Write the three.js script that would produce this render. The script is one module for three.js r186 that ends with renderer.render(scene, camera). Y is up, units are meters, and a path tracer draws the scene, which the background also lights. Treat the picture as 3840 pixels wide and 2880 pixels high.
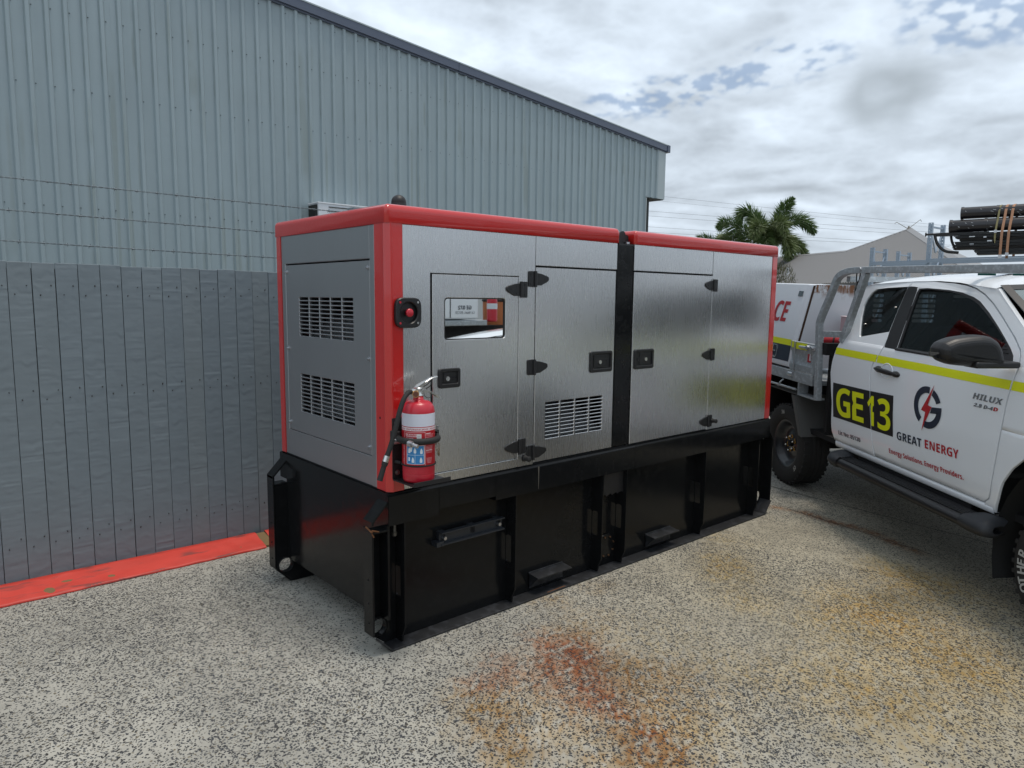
import * as THREE from 'three';
import { mergeGeometries } from 'three/addons/utils/BufferGeometryUtils.js';
import { RoundedBoxGeometry } from 'three/addons/geometries/RoundedBoxGeometry.js';
import { FontLoader } from 'three/addons/loaders/FontLoader.js';
import { ImprovedNoise } from 'three/addons/math/ImprovedNoise.js';

// ---------------------------------------------------------------- camera, renderer, sky, sun
const scene = new THREE.Scene();
const camera = new THREE.PerspectiveCamera(56.494, 4 / 3, 0.1, 600);
{
  const yaw = 0.7222, pitch = 0.1196;
  camera.position.set(-1.7763, 1.738, 2.901);
  camera.lookAt(-1.7763 + Math.sin(yaw) * Math.cos(pitch), 1.738 - Math.sin(pitch), 2.901 - Math.cos(yaw) * Math.cos(pitch));
  camera.rotateZ(0.0105);
}
const renderer = new THREE.WebGLRenderer({ antialias: true });
renderer.setSize(1024, 768);
renderer.toneMapping = THREE.LinearToneMapping;
renderer.toneMappingExposure = 1.3;
renderer.shadowMap.enabled = true;

const noise = new ImprovedNoise();
const clamp = (x, a = 0, b = 1) => Math.min(b, Math.max(a, x));
const sstep = (a, b, x) => { const t = clamp((x - a) / (b - a)); return t * t * (3 - 2 * t); };
const lerp = (a, b, t) => a + (b - a) * t;
function rng(seed) { let s = seed >>> 0; return () => { s = (s + 0x6d2b79f5) >>> 0; let t = s; t = Math.imul(t ^ (t >>> 15), t | 1); t ^= t + Math.imul(t ^ (t >>> 7), t | 61); return ((t ^ (t >>> 14)) >>> 0) / 4294967296; }; }
function fbm(x, y, z, o) { let a = 0.5, s = 0, n = 0; for (let i = 0; i < o; i++) { s += a * noise.noise(x, y, z); n += a; a *= 0.5; x *= 2.03; y *= 2.03; z += 7.3; } return s / n; }
{
  const W = 3072, H = 1536, data = new Float32Array(W * H * 4);
  const pl = (d) => [d[0] / (d[1] + 0.14), d[2] / (d[1] + 0.14)];
  const seg = (p, a, b) => { const dx = b[0] - a[0], dy = b[1] - a[1], t = clamp(((p[0] - a[0]) * dx + (p[1] - a[1]) * dy) / (dx * dx + dy * dy)); return Math.hypot(p[0] - a[0] - t * dx, p[1] - a[1] - t * dy); };
  const s0 = pl([0.74, 0.25, -0.62]), s1 = pl([0.79, 0.262, -0.555]), s2 = pl([0.845, 0.287, -0.45]), c0 = pl([0.915, 0.315, -0.262]), c1 = pl([0.90, 0.36, -0.22]);
  for (let j = 0; j < H; j++) {
    const th = ((j + 0.5) / H - 0.5) * Math.PI, y = Math.sin(th), c = Math.cos(th);
    for (let i = 0; i < W; i++) {
      const ph = ((i + 0.5) / W - 0.5) * 2 * Math.PI, x = Math.cos(ph) * c, z = Math.sin(ph) * c, k = (j * W + i) * 4;
      let r, g, b;
      if (y > -0.02) {
        const yy = Math.max(y, 0), p = [x / (yy + 0.14), z / (yy + 0.14)];
        const wx = fbm(p[0] * 0.9, p[1] * 0.9, 3.1, 3) * 0.7, wz = fbm(p[0] * 0.9, p[1] * 0.9, 9.7, 3) * 0.7;
        const big = fbm(p[0] * 0.75 + wx, p[1] * 0.75 + wz, 1.7, 5), fine = fbm(p[0] * 2.6 + wx * 1.5, p[1] * 2.6 + wz * 1.5, 5.2, 5);
        // billowing tops: sharp light ridges over soft grey undersides, at several sizes
        let puff = 0, am = 0.5, fx = 1.5, nn = 0; for (let o = 0; o < 6; o++) { const n = noise.noise(p[0] * fx + wx * 1.6 + o * 3.7, p[1] * fx + wz * 1.6, 5.2 + o * 9.1); puff += am * (1 - 2.1 * Math.abs(n)); nn += am; am *= 0.62; fx *= 2.07; } puff /= nn;
        let L = 0.71 + 0.34 * big + 0.40 * (puff - 0.52) + 0.14 * fine;
        const grey = sstep(0.02, 0.45, fbm(p[0] * 1.1 + 5, p[1] * 1.1 - wz, 12.4, 5));
        L -= 0.20 * grey * (1.1 - puff);
        L = lerp(L, 0.66 + 0.10 * big + 0.10 * (puff - 0.5), 0.5 * (1 - sstep(0.0, 0.16, yy)));
        L *= 0.83; r = L * 0.868; g = L * 0.985; b = L * 1.115;
        // thin blue openings
        const gap = Math.max(1.15 * (1 - sstep(0.0, 0.24, Math.min(seg(p, s0, s1), seg(p, s1, s2)))), 1.5 * (1 - sstep(0.0, 0.33, seg(p, c0, c1))), 0.55 * sstep(0.22, 0.5, fbm(p[0] * 0.6 - 3, p[1] * 0.6 + 8, 20.2, 2)));
        const tear = fbm(p[0] * 7.5 + wx * 2, p[1] * 7.5 + wz * 2, 31.7, 5);
        const tear2 = fbm(p[0] * 19 + wx * 4, p[1] * 19 + wz * 4, 51.2, 4), blue = 0.62 * sstep(0.10, 0.75, gap * (0.30 + 1.9 * tear + 1.9 * tear2 - 0.5 * (puff - 0.5)));
        r = lerp(r, 0.17, blue); g = lerp(g, 0.27, blue); b = lerp(b, 0.44, blue);
        // one soft dark scud cloud low on the right
        const dc = (x * 0.9 + y * 0.241 - z * 0.364), ax = (x * 0.37 + z * 0.93) , ay = (y - 0.241);
        if (dc > 0.9) {
          const u = ax / 0.052, v = ay / 0.036, q = Math.hypot(u * 0.95 + v * 0.35, v * 0.95 - u * 0.25) + 0.75 * fbm(x * 14, z * 14, y * 14 + 2, 3);
          const m = (1 - sstep(0.35, 1.35, q)) * (0.80 - 0.34 * (1 - sstep(0.0, 0.5, q)));
          r = lerp(r, 0.31, m); g = lerp(g, 0.355, m); b = lerp(b, 0.395, m);
        }
        const hz = Math.exp(-yy * 14) * 0.35;
        r = lerp(r, 0.66, hz); g = lerp(g, 0.735, hz); b = lerp(b, 0.79, hz);
      } else { r = 0.2; g = 0.195; b = 0.18; }
      data[k] = Math.max(r, 0.02); data[k + 1] = Math.max(g, 0.02); data[k + 2] = Math.max(b, 0.02); data[k + 3] = 1;
    }
  }
  const t = new THREE.DataTexture(data, W, H, THREE.RGBAFormat, THREE.FloatType);
  t.mapping = THREE.EquirectangularReflectionMapping; t.magFilter = t.minFilter = THREE.LinearFilter; t.needsUpdate = true;
  scene.background = t; scene.environment = t;
}
const sun = new THREE.DirectionalLight(0xfff4e6, 1.5);
sun.position.set(4, 24, 3.5); sun.target.position.set(1, 0, 0);
sun.castShadow = true; sun.shadow.radius = 28; sun.shadow.mapSize.set(2048, 2048);
Object.assign(sun.shadow.camera, { left: -16, right: 16, top: 16, bottom: -16, near: 1, far: 60 });
scene.add(sun, sun.target);

// ---------------------------------------------------------------- helpers
const count = {};
function named(n) { const c = count[n] = (count[n] ?? -1) + 1; return c ? `${n}_${String(c).padStart(3, '0')}` : n; }
function tag(o, label, category, group, kind) { const u = o.userData; if (label) u.label = label; if (category) u.category = category; if (group) u.group = group; if (kind) u.kind = kind; return o; }
function thing(name, label, category, group, parent = scene) { const o = new THREE.Group(); o.name = named(name); tag(o, label, category, group); parent.add(o); return o; }
function metric(geo) {          // planar uv in metres by the dominant direction of each vertex normal
  const p = geo.attributes.position, n = geo.attributes.normal, uv = new Float32Array(p.count * 2);
  for (let i = 0; i < p.count; i += 3) {
    let ax = 0, ay = 0, az = 0;
    for (let k = 0; k < 3; k++) { ax += n.getX(i + k); ay += n.getY(i + k); az += n.getZ(i + k); }
    ax = Math.abs(ax); ay = Math.abs(ay); az = Math.abs(az);
    for (let k = 0; k < 3; k++) {
      const x = p.getX(i + k), y = p.getY(i + k), z = p.getZ(i + k), q = (i + k) * 2;
      if (az >= ax && az >= ay) { uv[q] = x; uv[q + 1] = y; } else if (ax >= ay) { uv[q] = z; uv[q + 1] = y; } else { uv[q] = x; uv[q + 1] = z; }
    }
  }
  geo.setAttribute('uv', new THREE.BufferAttribute(uv, 2)); return geo;
}
function prep(g, keep) {
  let q = g.index ? g.toNonIndexed() : g;
  if (!q.attributes.normal) q.computeVertexNormals();
  const P = q.attributes.position, N = q.attributes.normal, U = q.attributes.uv, a = new THREE.Vector3(), b = new THREE.Vector3(), c = new THREE.Vector3();   // a mirrored placement keeps its winding right
  for (let i = 0; i < P.count; i += 3) {
    a.fromBufferAttribute(P, i); b.fromBufferAttribute(P, i + 1).sub(a); c.fromBufferAttribute(P, i + 2).sub(a); b.cross(c);
    if (b.x * (N.getX(i) + N.getX(i + 1) + N.getX(i + 2)) + b.y * (N.getY(i) + N.getY(i + 1) + N.getY(i + 2)) + b.z * (N.getZ(i) + N.getZ(i + 1) + N.getZ(i + 2)) < 0)
      for (const A of [P, N, U]) if (A) for (let k = 0; k < A.itemSize; k++) { const s = A.array[(i + 1) * A.itemSize + k]; A.array[(i + 1) * A.itemSize + k] = A.array[(i + 2) * A.itemSize + k]; A.array[(i + 2) * A.itemSize + k] = s; }
  }
  for (const k of Object.keys(q.attributes)) if (!['position', 'normal', 'uv'].includes(k)) q.deleteAttribute(k);
  if (!keep || !q.attributes.uv) metric(q);
  return q;
}
function merge(list, keep) { return list.length === 1 ? prep(list[0], keep) : mergeGeometries(list.map((g) => prep(g, keep)), false); }
function mesh(name, geos, mat, parent, opt = {}) {
  const g = merge(Array.isArray(geos) ? geos : [geos], opt.keep);
  const m = new THREE.Mesh(g, mat); m.name = named(name); m.castShadow = m.receiveShadow = true;
  if (opt.label) m.userData.label = opt.label; if (opt.kind) m.userData.kind = opt.kind;
  (parent ?? scene).add(m); return m;
}
function B(x0, x1, y0, y1, z0, z1, r = 0, seg = 1) {
  const w = x1 - x0, h = y1 - y0, d = z1 - z0;
  const g = r > 0 ? new RoundedBoxGeometry(w, h, d, seg, Math.min(r, w / 2.01, h / 2.01, d / 2.01)) : new THREE.BoxGeometry(w, h, d);
  return g.translate((x0 + x1) / 2, (y0 + y1) / 2, (z0 + z1) / 2);
}
const V = (x, y, z) => new THREE.Vector3(x, y, z);
function rod(a, b, r0, r1 = r0, seg = 12) {
  const A = V(...a), D = V(...b).sub(A), L = D.length();
  return new THREE.CylinderGeometry(r1, r0, L, seg).translate(0, L / 2, 0).applyQuaternion(new THREE.Quaternion().setFromUnitVectors(V(0, 1, 0), D.normalize())).translate(...a);
}
function bar(a, b, w, h, up = [0, 1, 0]) {      // rectangular bar from a to b
  const A = V(...a), D = V(...b).sub(A), L = D.length(), f = D.normalize(), s = V(...up).cross(f).normalize(), u = f.clone().cross(s);
  return new THREE.BoxGeometry(w, h, L).translate(0, 0, L / 2).applyMatrix4(new THREE.Matrix4().makeBasis(s, u, f)).translate(...a);
}
function tube(pts, r, seg = 40, rad = 8) { return new THREE.TubeGeometry(new THREE.CatmullRomCurve3(pts.map((p) => V(...p))), seg, r, rad); }
function sh(pts, holes = []) {
  const mk = (C, l) => { const s = new C(); l.forEach(([x, y], i) => (i ? s.lineTo(x, y) : s.moveTo(x, y))); s.closePath(); return s; };
  const s = mk(THREE.Shape, pts); for (const h of holes) s.holes.push(mk(THREE.Path, h)); return s;
}
const rect = (x0, x1, y0, y1) => [[x0, y0], [x1, y0], [x1, y1], [x0, y1]];
function rrect(x0, x1, y0, y1, r, n = 4) {
  const o = []; for (const [cx, cy, a0] of [[x1 - r, y0 + r, -90], [x1 - r, y1 - r, 0], [x0 + r, y1 - r, 90], [x0 + r, y0 + r, 180]])
    for (let i = 0; i <= n; i++) { const a = (a0 + 90 * i / n) * Math.PI / 180; o.push([cx + r * Math.cos(a), cy + r * Math.sin(a)]); }
  return o;
}
const disc = (cx, cy, r, n = 24) => Array.from({ length: n }, (_, i) => [cx + r * Math.cos(i / n * 6.28319), cy + r * Math.sin(i / n * 6.28319)]);
function ext(pts, d, z = 0, holes = [], bev = 0) {   // plate in xy, from z to z + d
  const g = new THREE.ExtrudeGeometry(Array.isArray(pts) && Array.isArray(pts[0]) ? sh(pts, holes) : pts, { depth: d - 2 * bev, bevelEnabled: bev > 0, bevelSize: bev, bevelOffset: -bev, bevelThickness: bev, bevelSegments: 1, curveSegments: 6 });
  return g.translate(0, 0, z + bev);
}
const toX = (g, x = 0) => g.applyMatrix4(new THREE.Matrix4().set(0, 0, -1, x, 0, 1, 0, 0, 1, 0, 0, 0, 0, 0, 0, 1));   // plate xy -> plate in the plane x = const: shape x runs along +z, thickness towards -x
const at = (g, x, y, z) => g.translate(x, y, z);
const lathe = (pts, seg = 32) => new THREE.LatheGeometry(pts.map(([r, y]) => new THREE.Vector2(r, y)), seg);
function strip(rows, cols = true) {              // grid of points rows[i][j] -> surface
  const nr = rows.length, nc = rows[0].length, pos = [], idx = [];
  for (const r of rows) for (const p of r) pos.push(...p);
  for (let i = 0; i < nr - 1; i++) for (let j = 0; j < nc - 1; j++) { const a = i * nc + j; idx.push(a, a + 1, a + nc, a + 1, a + nc + 1, a + nc); }
  const g = new THREE.BufferGeometry(); g.setAttribute('position', new THREE.Float32BufferAttribute(pos, 3)); g.setIndex(idx); g.computeVertexNormals(); return g;
}
function mapV(g, f) { const q = g, p = q.attributes.position; for (let i = 0; i < p.count; i++) { const r = f(p.getX(i), p.getY(i), p.getZ(i)); p.setXYZ(i, ...r); } q.computeVertexNormals(); return q; }

// ---------------------------------------------------------------- textures and materials
function vnoise(period, seed) {                  // tileable value noise on [0,1)
  const R = rng(seed), n = period, t = new Float32Array(n * n).map(() => R());
  return (u, v) => { const x = u * n, y = v * n, i = Math.floor(x), j = Math.floor(y), a = x - i, b = y - j, A = a * a * (3 - 2 * a), Bq = b * b * (3 - 2 * b);
    const g = (p, q) => t[((q % n + n) % n) * n + ((p % n + n) % n)];
    return lerp(lerp(g(i, j), g(i + 1, j), A), lerp(g(i, j + 1), g(i + 1, j + 1), A), Bq); };
}
function tfbm(p, seed, o = 4) { const l = Array.from({ length: o }, (_, i) => vnoise(p << i, seed + i * 13)); return (u, v) => { let s = 0, a = 0.5, n = 0; for (const f of l) { s += a * f(u, v); n += a; a *= 0.55; } return s / n; }; }
function tex(w, h, fn, srgb = false, rep = [1, 1]) {
  const d = new Uint8Array(w * h * 4);
  for (let j = 0; j < h; j++) for (let i = 0; i < w; i++) { const c = fn((i + 0.5) / w, (j + 0.5) / h), k = (j * w + i) * 4, a = Array.isArray(c) ? c : [c, c, c]; for (let q = 0; q < 3; q++) d[k + q] = clamp(a[q]) * 255; d[k + 3] = 255; }
  const t = new THREE.DataTexture(d, w, h); t.wrapS = t.wrapT = THREE.RepeatWrapping; t.magFilter = THREE.LinearFilter; t.minFilter = THREE.LinearMipmapLinearFilter; t.generateMipmaps = true;
  if (srgb) t.colorSpace = THREE.SRGBColorSpace; t.repeat.set(...rep); t.needsUpdate = true; return t;
}
const gam = (x) => Math.pow(clamp(x), 1 / 2.2);
const tint = (r, g, b, k) => [gam(r * k), gam(g * k), gam(b * k)];
const std = (o) => new THREE.MeshStandardMaterial(o), phy = (o) => new THREE.MeshPhysicalMaterial(o);
const col = (r, g, b) => new THREE.Color().setRGB(r, g, b);

const M = {};
{
  // brushed stainless: vertical grain, slight unevenness of finish
  const g1 = vnoise(512, 5), cl = tfbm(4, 77, 4);
  const rt = tex(1024, 512, (u, v) => { const s = 0.6 * g1(u, v * 0.03) + 0.4 * g1(u * 0.5 + 0.3, v * 0.02); return [0, 0.53 + 0.05 * (s - 0.5) + 0.06 * (cl(u, v) - 0.5), 0]; });
  const wv = tfbm(3, 31, 3);
  const bt = tex(512, 512, (u, v) => wv(u, v));
  rt.repeat.set(1.1, 0.9); bt.repeat.set(0.8, 0.8);
  const ct = tex(512, 256, (u, v) => { const s = g1(u, v * 0.02), c = cl(u, v); return tint(1, 1, 1, 0.94 + 0.03 * s + 0.03 * (c - 0.5)); }, true, [1.3, 0.7]);
  M.steel = phy({ color: col(0.70, 0.705, 0.71), metalness: 0.96, roughness: 0.52, roughnessMap: rt, map: ct, bumpMap: bt, bumpScale: 0.0007 });
  M.zincPanel = phy({ color: col(0.43, 0.44, 0.455), metalness: 0.9, roughness: 0.85, roughnessMap: rt, map: ct });
  const dust = tfbm(32, 9, 4), spk = vnoise(256, 44), spk2 = vnoise(256, 45);
  const bc = tex(1024, 1024, (u, v) => { const q = dust(u, v), s = spk(u, v) > 0.985 && spk2(u, v) > 0.4 ? 0.10 : 0; const k = 0.0058 + 0.002 * sstep(0.52, 0.85, q) + s * 0.6; return [gam(k * 0.95), gam(k * 1.02), gam(k * 1.13)]; }, true);
  const br = tex(512, 512, (u, v) => [0, 0.14 + 0.08 * sstep(0.4, 0.8, dust(u, v)), 0]);
  M.black = phy({ map: bc, roughness: 1, roughnessMap: br, specularIntensity: 0.42, bumpMap: bt, bumpScale: 0.0008 });
  M.blackDust = std({ map: tex(512, 512, (u, v) => { const q = dust(u, v), q2 = cl(u, v), k = 0.016 + 0.022 * sstep(0.45, 0.75, q) + 0.012 * (q2 - 0.5); return [gam(k * 0.93), gam(k), gam(k * 1.15)]; }, true), roughness: 0.5 });
  M.blackSoft = std({ color: col(0.012, 0.012, 0.0135), roughness: 0.5 });
  M.plasticBlack = std({ color: col(0.011, 0.011, 0.012), roughness: 0.42 });
  M.rubber = std({ color: col(0.014, 0.014, 0.014), roughness: 0.72 });
  M.dark = std({ color: col(0.006, 0.006, 0.007), roughness: 0.9 });
  const orange = tfbm(96, 61, 2);
  M.red = phy({ color: col(0.56, 0.014, 0.012), roughness: 0.3, clearcoat: 1, clearcoatRoughness: 0.06, bumpMap: tex(512, 512, (u, v) => orange(u, v)), bumpScale: 0.0004 });
  M.redSatin = phy({ color: col(0.52, 0.012, 0.03), roughness: 0.34, clearcoat: 0.35, clearcoatRoughness: 0.3 });
  M.chrome = std({ color: col(0.72, 0.71, 0.68), metalness: 1, roughness: 0.22 });
  M.zinc = std({ color: col(0.55, 0.56, 0.58), metalness: 1, roughness: 0.38 });
  M.brass = std({ color: col(0.55, 0.33, 0.16), metalness: 1, roughness: 0.3 });
  M.rust = std({ color: col(0.15, 0.06, 0.022), roughness: 0.95 });
  // galvanised steel: spangle and dull patches
  const sp = tfbm(24, 101, 4), sp2 = tfbm(6, 140, 3);
  const gt = tex(512, 512, (u, v) => { const a = sp(u, v), b = sp2(u, v), k = 0.40 + 0.13 * sstep(0.45, 0.75, a) + 0.12 * (b - 0.5); return [gam(k * 0.92), gam(k), gam(k * 1.05)]; }, true, [2.2, 2.2]);
  M.galv = std({ map: gt, metalness: 0.45, roughness: 0.52 });
  M.galvBlue = std({ color: col(0.33, 0.40, 0.48), metalness: 0.3, roughness: 0.5 });
  M.white = phy({ color: col(0.80, 0.83, 0.86), roughness: 0.35, clearcoat: 1, clearcoatRoughness: 0.04 });
  M.whitePanel = std({ color: col(0.66, 0.69, 0.73), roughness: 0.42 });
  M.yellow = std({ color: col(0.72, 0.76, 0.0), roughness: 0.45 });
  M.ink = std({ color: col(0.008, 0.008, 0.009), roughness: 0.45 });
  M.navy = std({ color: col(0.012, 0.02, 0.04), roughness: 0.45 });
  M.redInk = std({ color: col(0.42, 0.012, 0.02), roughness: 0.45 });
  M.badge = std({ color: col(0.32, 0.33, 0.35), metalness: 1, roughness: 0.2 });
  M.glass = phy({ color: col(0.40, 0.44, 0.45), transmission: 1, thickness: 0, roughness: 0.01, ior: 1.36 });
  M.windscreen = phy({ color: col(0.55, 0.66, 0.68), transmission: 0.6, thickness: 0, roughness: 0.01, ior: 1.52 });
  M.mirrorGlass = phy({ color: col(0.62, 0.66, 0.65), metalness: 1, roughness: 0.02 });
}
const font = await new FontLoader().loadAsync('fonts/droid/droid_sans_bold.typeface.json');
const fontR = await new FontLoader().loadAsync('fonts/droid/droid_sans_regular.typeface.json');
const capH = (f) => { const b = new THREE.Box3(); for (const q of f.generateShapes('H', 1)) for (const p of q.getPoints()) b.expandByPoint(V(p.x, p.y, 0)); return b.max.y; };
const CH = capH(font);
function text(str, size, f = font, { sx = 1, shear = 0, track = 0 } = {}) {   // flat lettering, lower left corner at the origin
  const geos = []; let x = 0;
  for (const ch of str) {
    const g = new THREE.ShapeGeometry(f.generateShapes(ch, size), 5); const adv = (f.data.glyphs[ch]?.ha ?? 500) * size / f.data.resolution;
    if (g.attributes.position.count) geos.push(g.translate(x, 0, 0)); x += adv + track * size;
  }
  const m = merge(geos); m.applyMatrix4(new THREE.Matrix4().set(sx, shear, 0, 0, 0, 1, 0, 0, 0, 0, 1, 0, 0, 0, 0, 1)); m.userData.width = x * sx; return m;
}
// ---------------------------------------------------------------- ground: exposed-aggregate concrete yard
function groundY(x, z) { const zk = lerp(0.0, -0.44, sstep(3.4, 4.6, x)); return -0.042 * Math.min(Math.max(0, z - zk), 14); }
{
  const N = 2048, S = 3.2, R = rng(7), px = N / S;
  const base = new Float32Array(N * N).fill(0), hgt = new Float32Array(N * N).fill(0.42), kind = new Uint8Array(N * N);
  const n1 = tfbm(8, 301, 5), n2 = tfbm(64, 333, 3);
  const cols = [[0.035, 0.04, 0.047], [0.05, 0.054, 0.06], [0.075, 0.078, 0.08], [0.045, 0.043, 0.038], [0.10, 0.098, 0.09], [0.17, 0.145, 0.10]];
  const rgb = new Float32Array(N * N * 3);
  for (let j = 0; j < N; j++) for (let i = 0; i < N; i++) { const u = i / N, v = j / N, a = n1(u, v), b = n2(u, v), k = 0.365 + 0.12 * (a - 0.5) + 0.14 * (b - 0.5), q = (j * N + i) * 3; rgb[q] = k; rgb[q + 1] = k * 0.965; rgb[q + 2] = k * 0.845; hgt[j * N + i] = 0.42 + 0.2 * (b - 0.5); }
  const dens = tfbm(5, 505, 3);
  for (let s = 0; s < 112000; s++) {
    const cx = R() * N, cy = R() * N; if (dens(cx / N, cy / N) + 0.5 * R() < 0.50) continue;
    const a = (0.0019 + 0.0040 * Math.pow(R(), 1.7)) * px, b = a * (0.45 + 0.4 * R()), th = R() * 3.1416, c = Math.cos(th), sn = Math.sin(th);
    const cl = cols[Math.min(5, Math.floor(Math.pow(R(), 1.35) * 6))], w = 0.85 + 0.3 * R(), sq = 2 + 1.4 * R(), m = Math.ceil(a + 1);
    for (let y = -m; y <= m; y++) for (let x = -m; x <= m; x++) {
      const u = (x * c + y * sn) / a, v = (-x * sn + y * c) / b, d = Math.pow(Math.abs(u), sq) + Math.pow(Math.abs(v), sq);
      if (d < 1) { const k = ((Math.floor(cy + y) + N) % N) * N + ((Math.floor(cx + x) + N) % N), g = w * (0.9 + 0.2 * R()); rgb[k * 3] = cl[0] * g; rgb[k * 3 + 1] = cl[1] * g; rgb[k * 3 + 2] = cl[2] * g; hgt[k] = 0.62 + 0.3 * (1 - d); }
    }
  }
  const d1 = new Uint8Array(N * N * 4), d2 = new Uint8Array(N * N * 4);
  for (let k = 0; k < N * N; k++) { for (let q = 0; q < 3; q++) { d1[k * 4 + q] = gam(rgb[k * 3 + q]) * 255; d2[k * 4 + q] = clamp(hgt[k]) * 255; } d1[k * 4 + 3] = d2[k * 4 + 3] = 255; }
  const mk = (d, s) => { const t = new THREE.DataTexture(d, N, N); t.wrapS = t.wrapT = THREE.RepeatWrapping; t.magFilter = THREE.LinearFilter; t.minFilter = THREE.LinearMipmapLinearFilter; t.generateMipmaps = true; if (s) t.colorSpace = THREE.SRGBColorSpace; t.repeat.set(1 / S, 1 / S); t.needsUpdate = true; return t; };
  const map = mk(d1, true), bump = mk(d2, false);
  // grid: fine in the yard, coarse towards the horizon
  const line = (a, b, st, far) => { const l = [a]; let s = st; while (l[0] > far[0]) { s *= 1.5; l.unshift(l[0] - s); } for (let x = a + st; x <= b; x += st) l.push(x); s = st; while (l[l.length - 1] < far[1]) { s *= 1.5; l.push(l[l.length - 1] + s); } return l; };
  const xs = line(-2.2, 5.6, 0.02, [-300, 300]), zs = line(-2.1, 3.0, 0.02, [-300, 300]);
  const blobs = [];   // rust and mineral stains: x, z, radius, colour, strength
  for (const [x, z, r, s] of [[0.72, 0.42, 0.13, 0.9], [0.75, 0.56, 0.16, 1], [0.6, 0.66, 0.18, 1.1], [0.52, 0.85, 0.14, 0.9], [0.46, 0.96, 0.15, 0.8], [0.33, 0.42, 0.09, 0.7], [0.2, 0.5, 0.12, 0.8], [0.4, 0.62, 0.2, 0.5], [0.48, 1.22, 0.13, 0.6]]) blobs.push([x, z, r, [0.80, 0.42, 0.26], s]);
  for (const [x, z, r, s] of [[0.08, 0.65, 0.15, 0.9], [0.02, 0.84, 0.13, 0.8], [-0.05, 0.99, 0.12, 1], [0.78, 0.84, 0.2, 0.8], [0.5, 1.2, 0.2, 0.9], [0.35, 1.36, 0.18, 1], [0.25, 1.28, 0.2, 0.6], [0.84, 0.5, 0.14, 0.6], [1.03, 0.07, 0.14, 0.5], [0.95, 0.4, 0.22, 0.5], [0.9, 1.0, 0.2, 0.4], [1.4, 0.12, 0.12, 0.35]]) blobs.push([x, z, r, [0.80, 0.56, 0.27], s]);
  for (const [x, z, r, s] of [[3.25, 1.09, 0.2, 1], [3.06, 1.26, 0.25, 0.9], [2.49, 1.34, 0.3, 0.9], [2.5, 1.2, 0.25, 0.8], [3.21, 1.48, 0.3, 0.7], [2.26, 1.78, 0.35, 0.8], [2.17, 1.91, 0.3, 0.7], [2.25, 0.51, 0.22, 0.75], [2.38, 0.37, 0.2, 0.7], [1.95, 0.77, 0.2, 0.6], [2.75, 0.14, 0.2, 0.5], [2.14, 1.31, 0.35, 0.7], [1.62, 1.82, 0.4, 0.6], [1.55, 1.49, 0.35, 0.6], [1.21, 1.2, 0.25, 0.5], [0.65, 1.31, 0.3, 0.6], [1.31, 1.8, 0.4, 0.5], [2.8, 1.6, 0.5, 0.5], [1.2, 0.75, 0.4, 0.35]]) blobs.push([x, z, r, [0.97, 0.80, 0.47], s]);
  for (const [x, z, r, s] of [[0.55, 0.8, 0.5, 0.55], [0.15, 0.75, 0.35, 0.5], [0.65, 1.1, 0.4, 0.5], [0.35, 1.2, 0.4, 0.5]]) blobs.push([x, z, r, [0.92, 0.76, 0.52], s]);
  const rl = [[3.81, -0.05], [3.9, 0.18], [3.87, 0.3], [3.85, 0.44], [3.89, 0.55], [3.87, 0.74], [3.79, 0.9], [3.72, 1.1]];
  const pos = [], cv = [], uv = [], idx = [];
  for (const z of zs) for (const x of xs) {
    pos.push(x, groundY(x, z), z); uv.push(x, z);
    let r = 1, g = 1, b = 1;
    if (x > -3 && x < 6.5 && z > -2.5 && z < 4) {
      const q = noise.noise(x * 1.3, z * 1.3, 4.2), q2 = noise.noise(x * 4.1, z * 4.1, 1.2), q3 = noise.noise(x * 15, z * 15, 8), q4 = noise.noise(x * 43, z * 43, 3);
      const k = 1 + 0.10 * q + 0.08 * q2 + 0.07 * q3; r *= k; g *= k; b *= k;
      const ge = 0.55 * sstep(0.5, 2.2, x) * sstep(-0.6, 0.4, z); g *= 1 - 0.10 * ge; b *= 1 - 0.32 * ge;   // the right half of the yard is generally yellower
      const bx = x + 0.09 * q2 + 0.05 * q3, bz = z + 0.09 * noise.noise(x * 4.1, z * 4.1, 6.4) + 0.05 * noise.noise(x * 15, z * 15, 2);
      for (const [cx, cz, rr, c, s] of blobs) { const d = Math.hypot(bx - cx, bz - cz) / rr; if (d < 1.7) { const m = clamp(s * Math.exp(-d * d * 1.3) * (0.75 + 1.5 * q4 + 0.7 * q3)); r *= lerp(1, c[0], m); g *= lerp(1, c[1], m); b *= lerp(1, c[2], m); } }
      for (let i = 0; i < rl.length - 1; i++) { const [ax, az] = rl[i], [ex, ez] = rl[i + 1], t = clamp(((bx - ax) * (ex - ax) + (bz - az) * (ez - az)) / ((ex - ax) ** 2 + (ez - az) ** 2)), d = Math.hypot(x + 0.02 * q3 - ax - t * (ex - ax), z - az - t * (ez - az)) / 0.055; if (d < 2) { const m = clamp(1.0 * Math.exp(-d * d) * (0.7 + 1.2 * q4)); r *= lerp(1, 0.75, m); g *= lerp(1, 0.42, m); b *= lerp(1, 0.24, m); } }
    }
    cv.push(clamp(r, 0, 1.3), clamp(g, 0, 1.3), clamp(b, 0, 1.3));
  }
  const nx = xs.length;
  for (let j = 0; j < zs.length - 1; j++) for (let i = 0; i < nx - 1; i++) { const a = j * nx + i; idx.push(a, a + nx, a + 1, a + 1, a + nx, a + nx + 1); }
  const g = new THREE.BufferGeometry(); g.setAttribute('position', new THREE.Float32BufferAttribute(pos, 3)); g.setAttribute('uv', new THREE.Float32BufferAttribute(uv, 2)); g.setAttribute('color', new THREE.Float32BufferAttribute(cv, 3)); g.setIndex(idx); g.computeVertexNormals();
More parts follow.
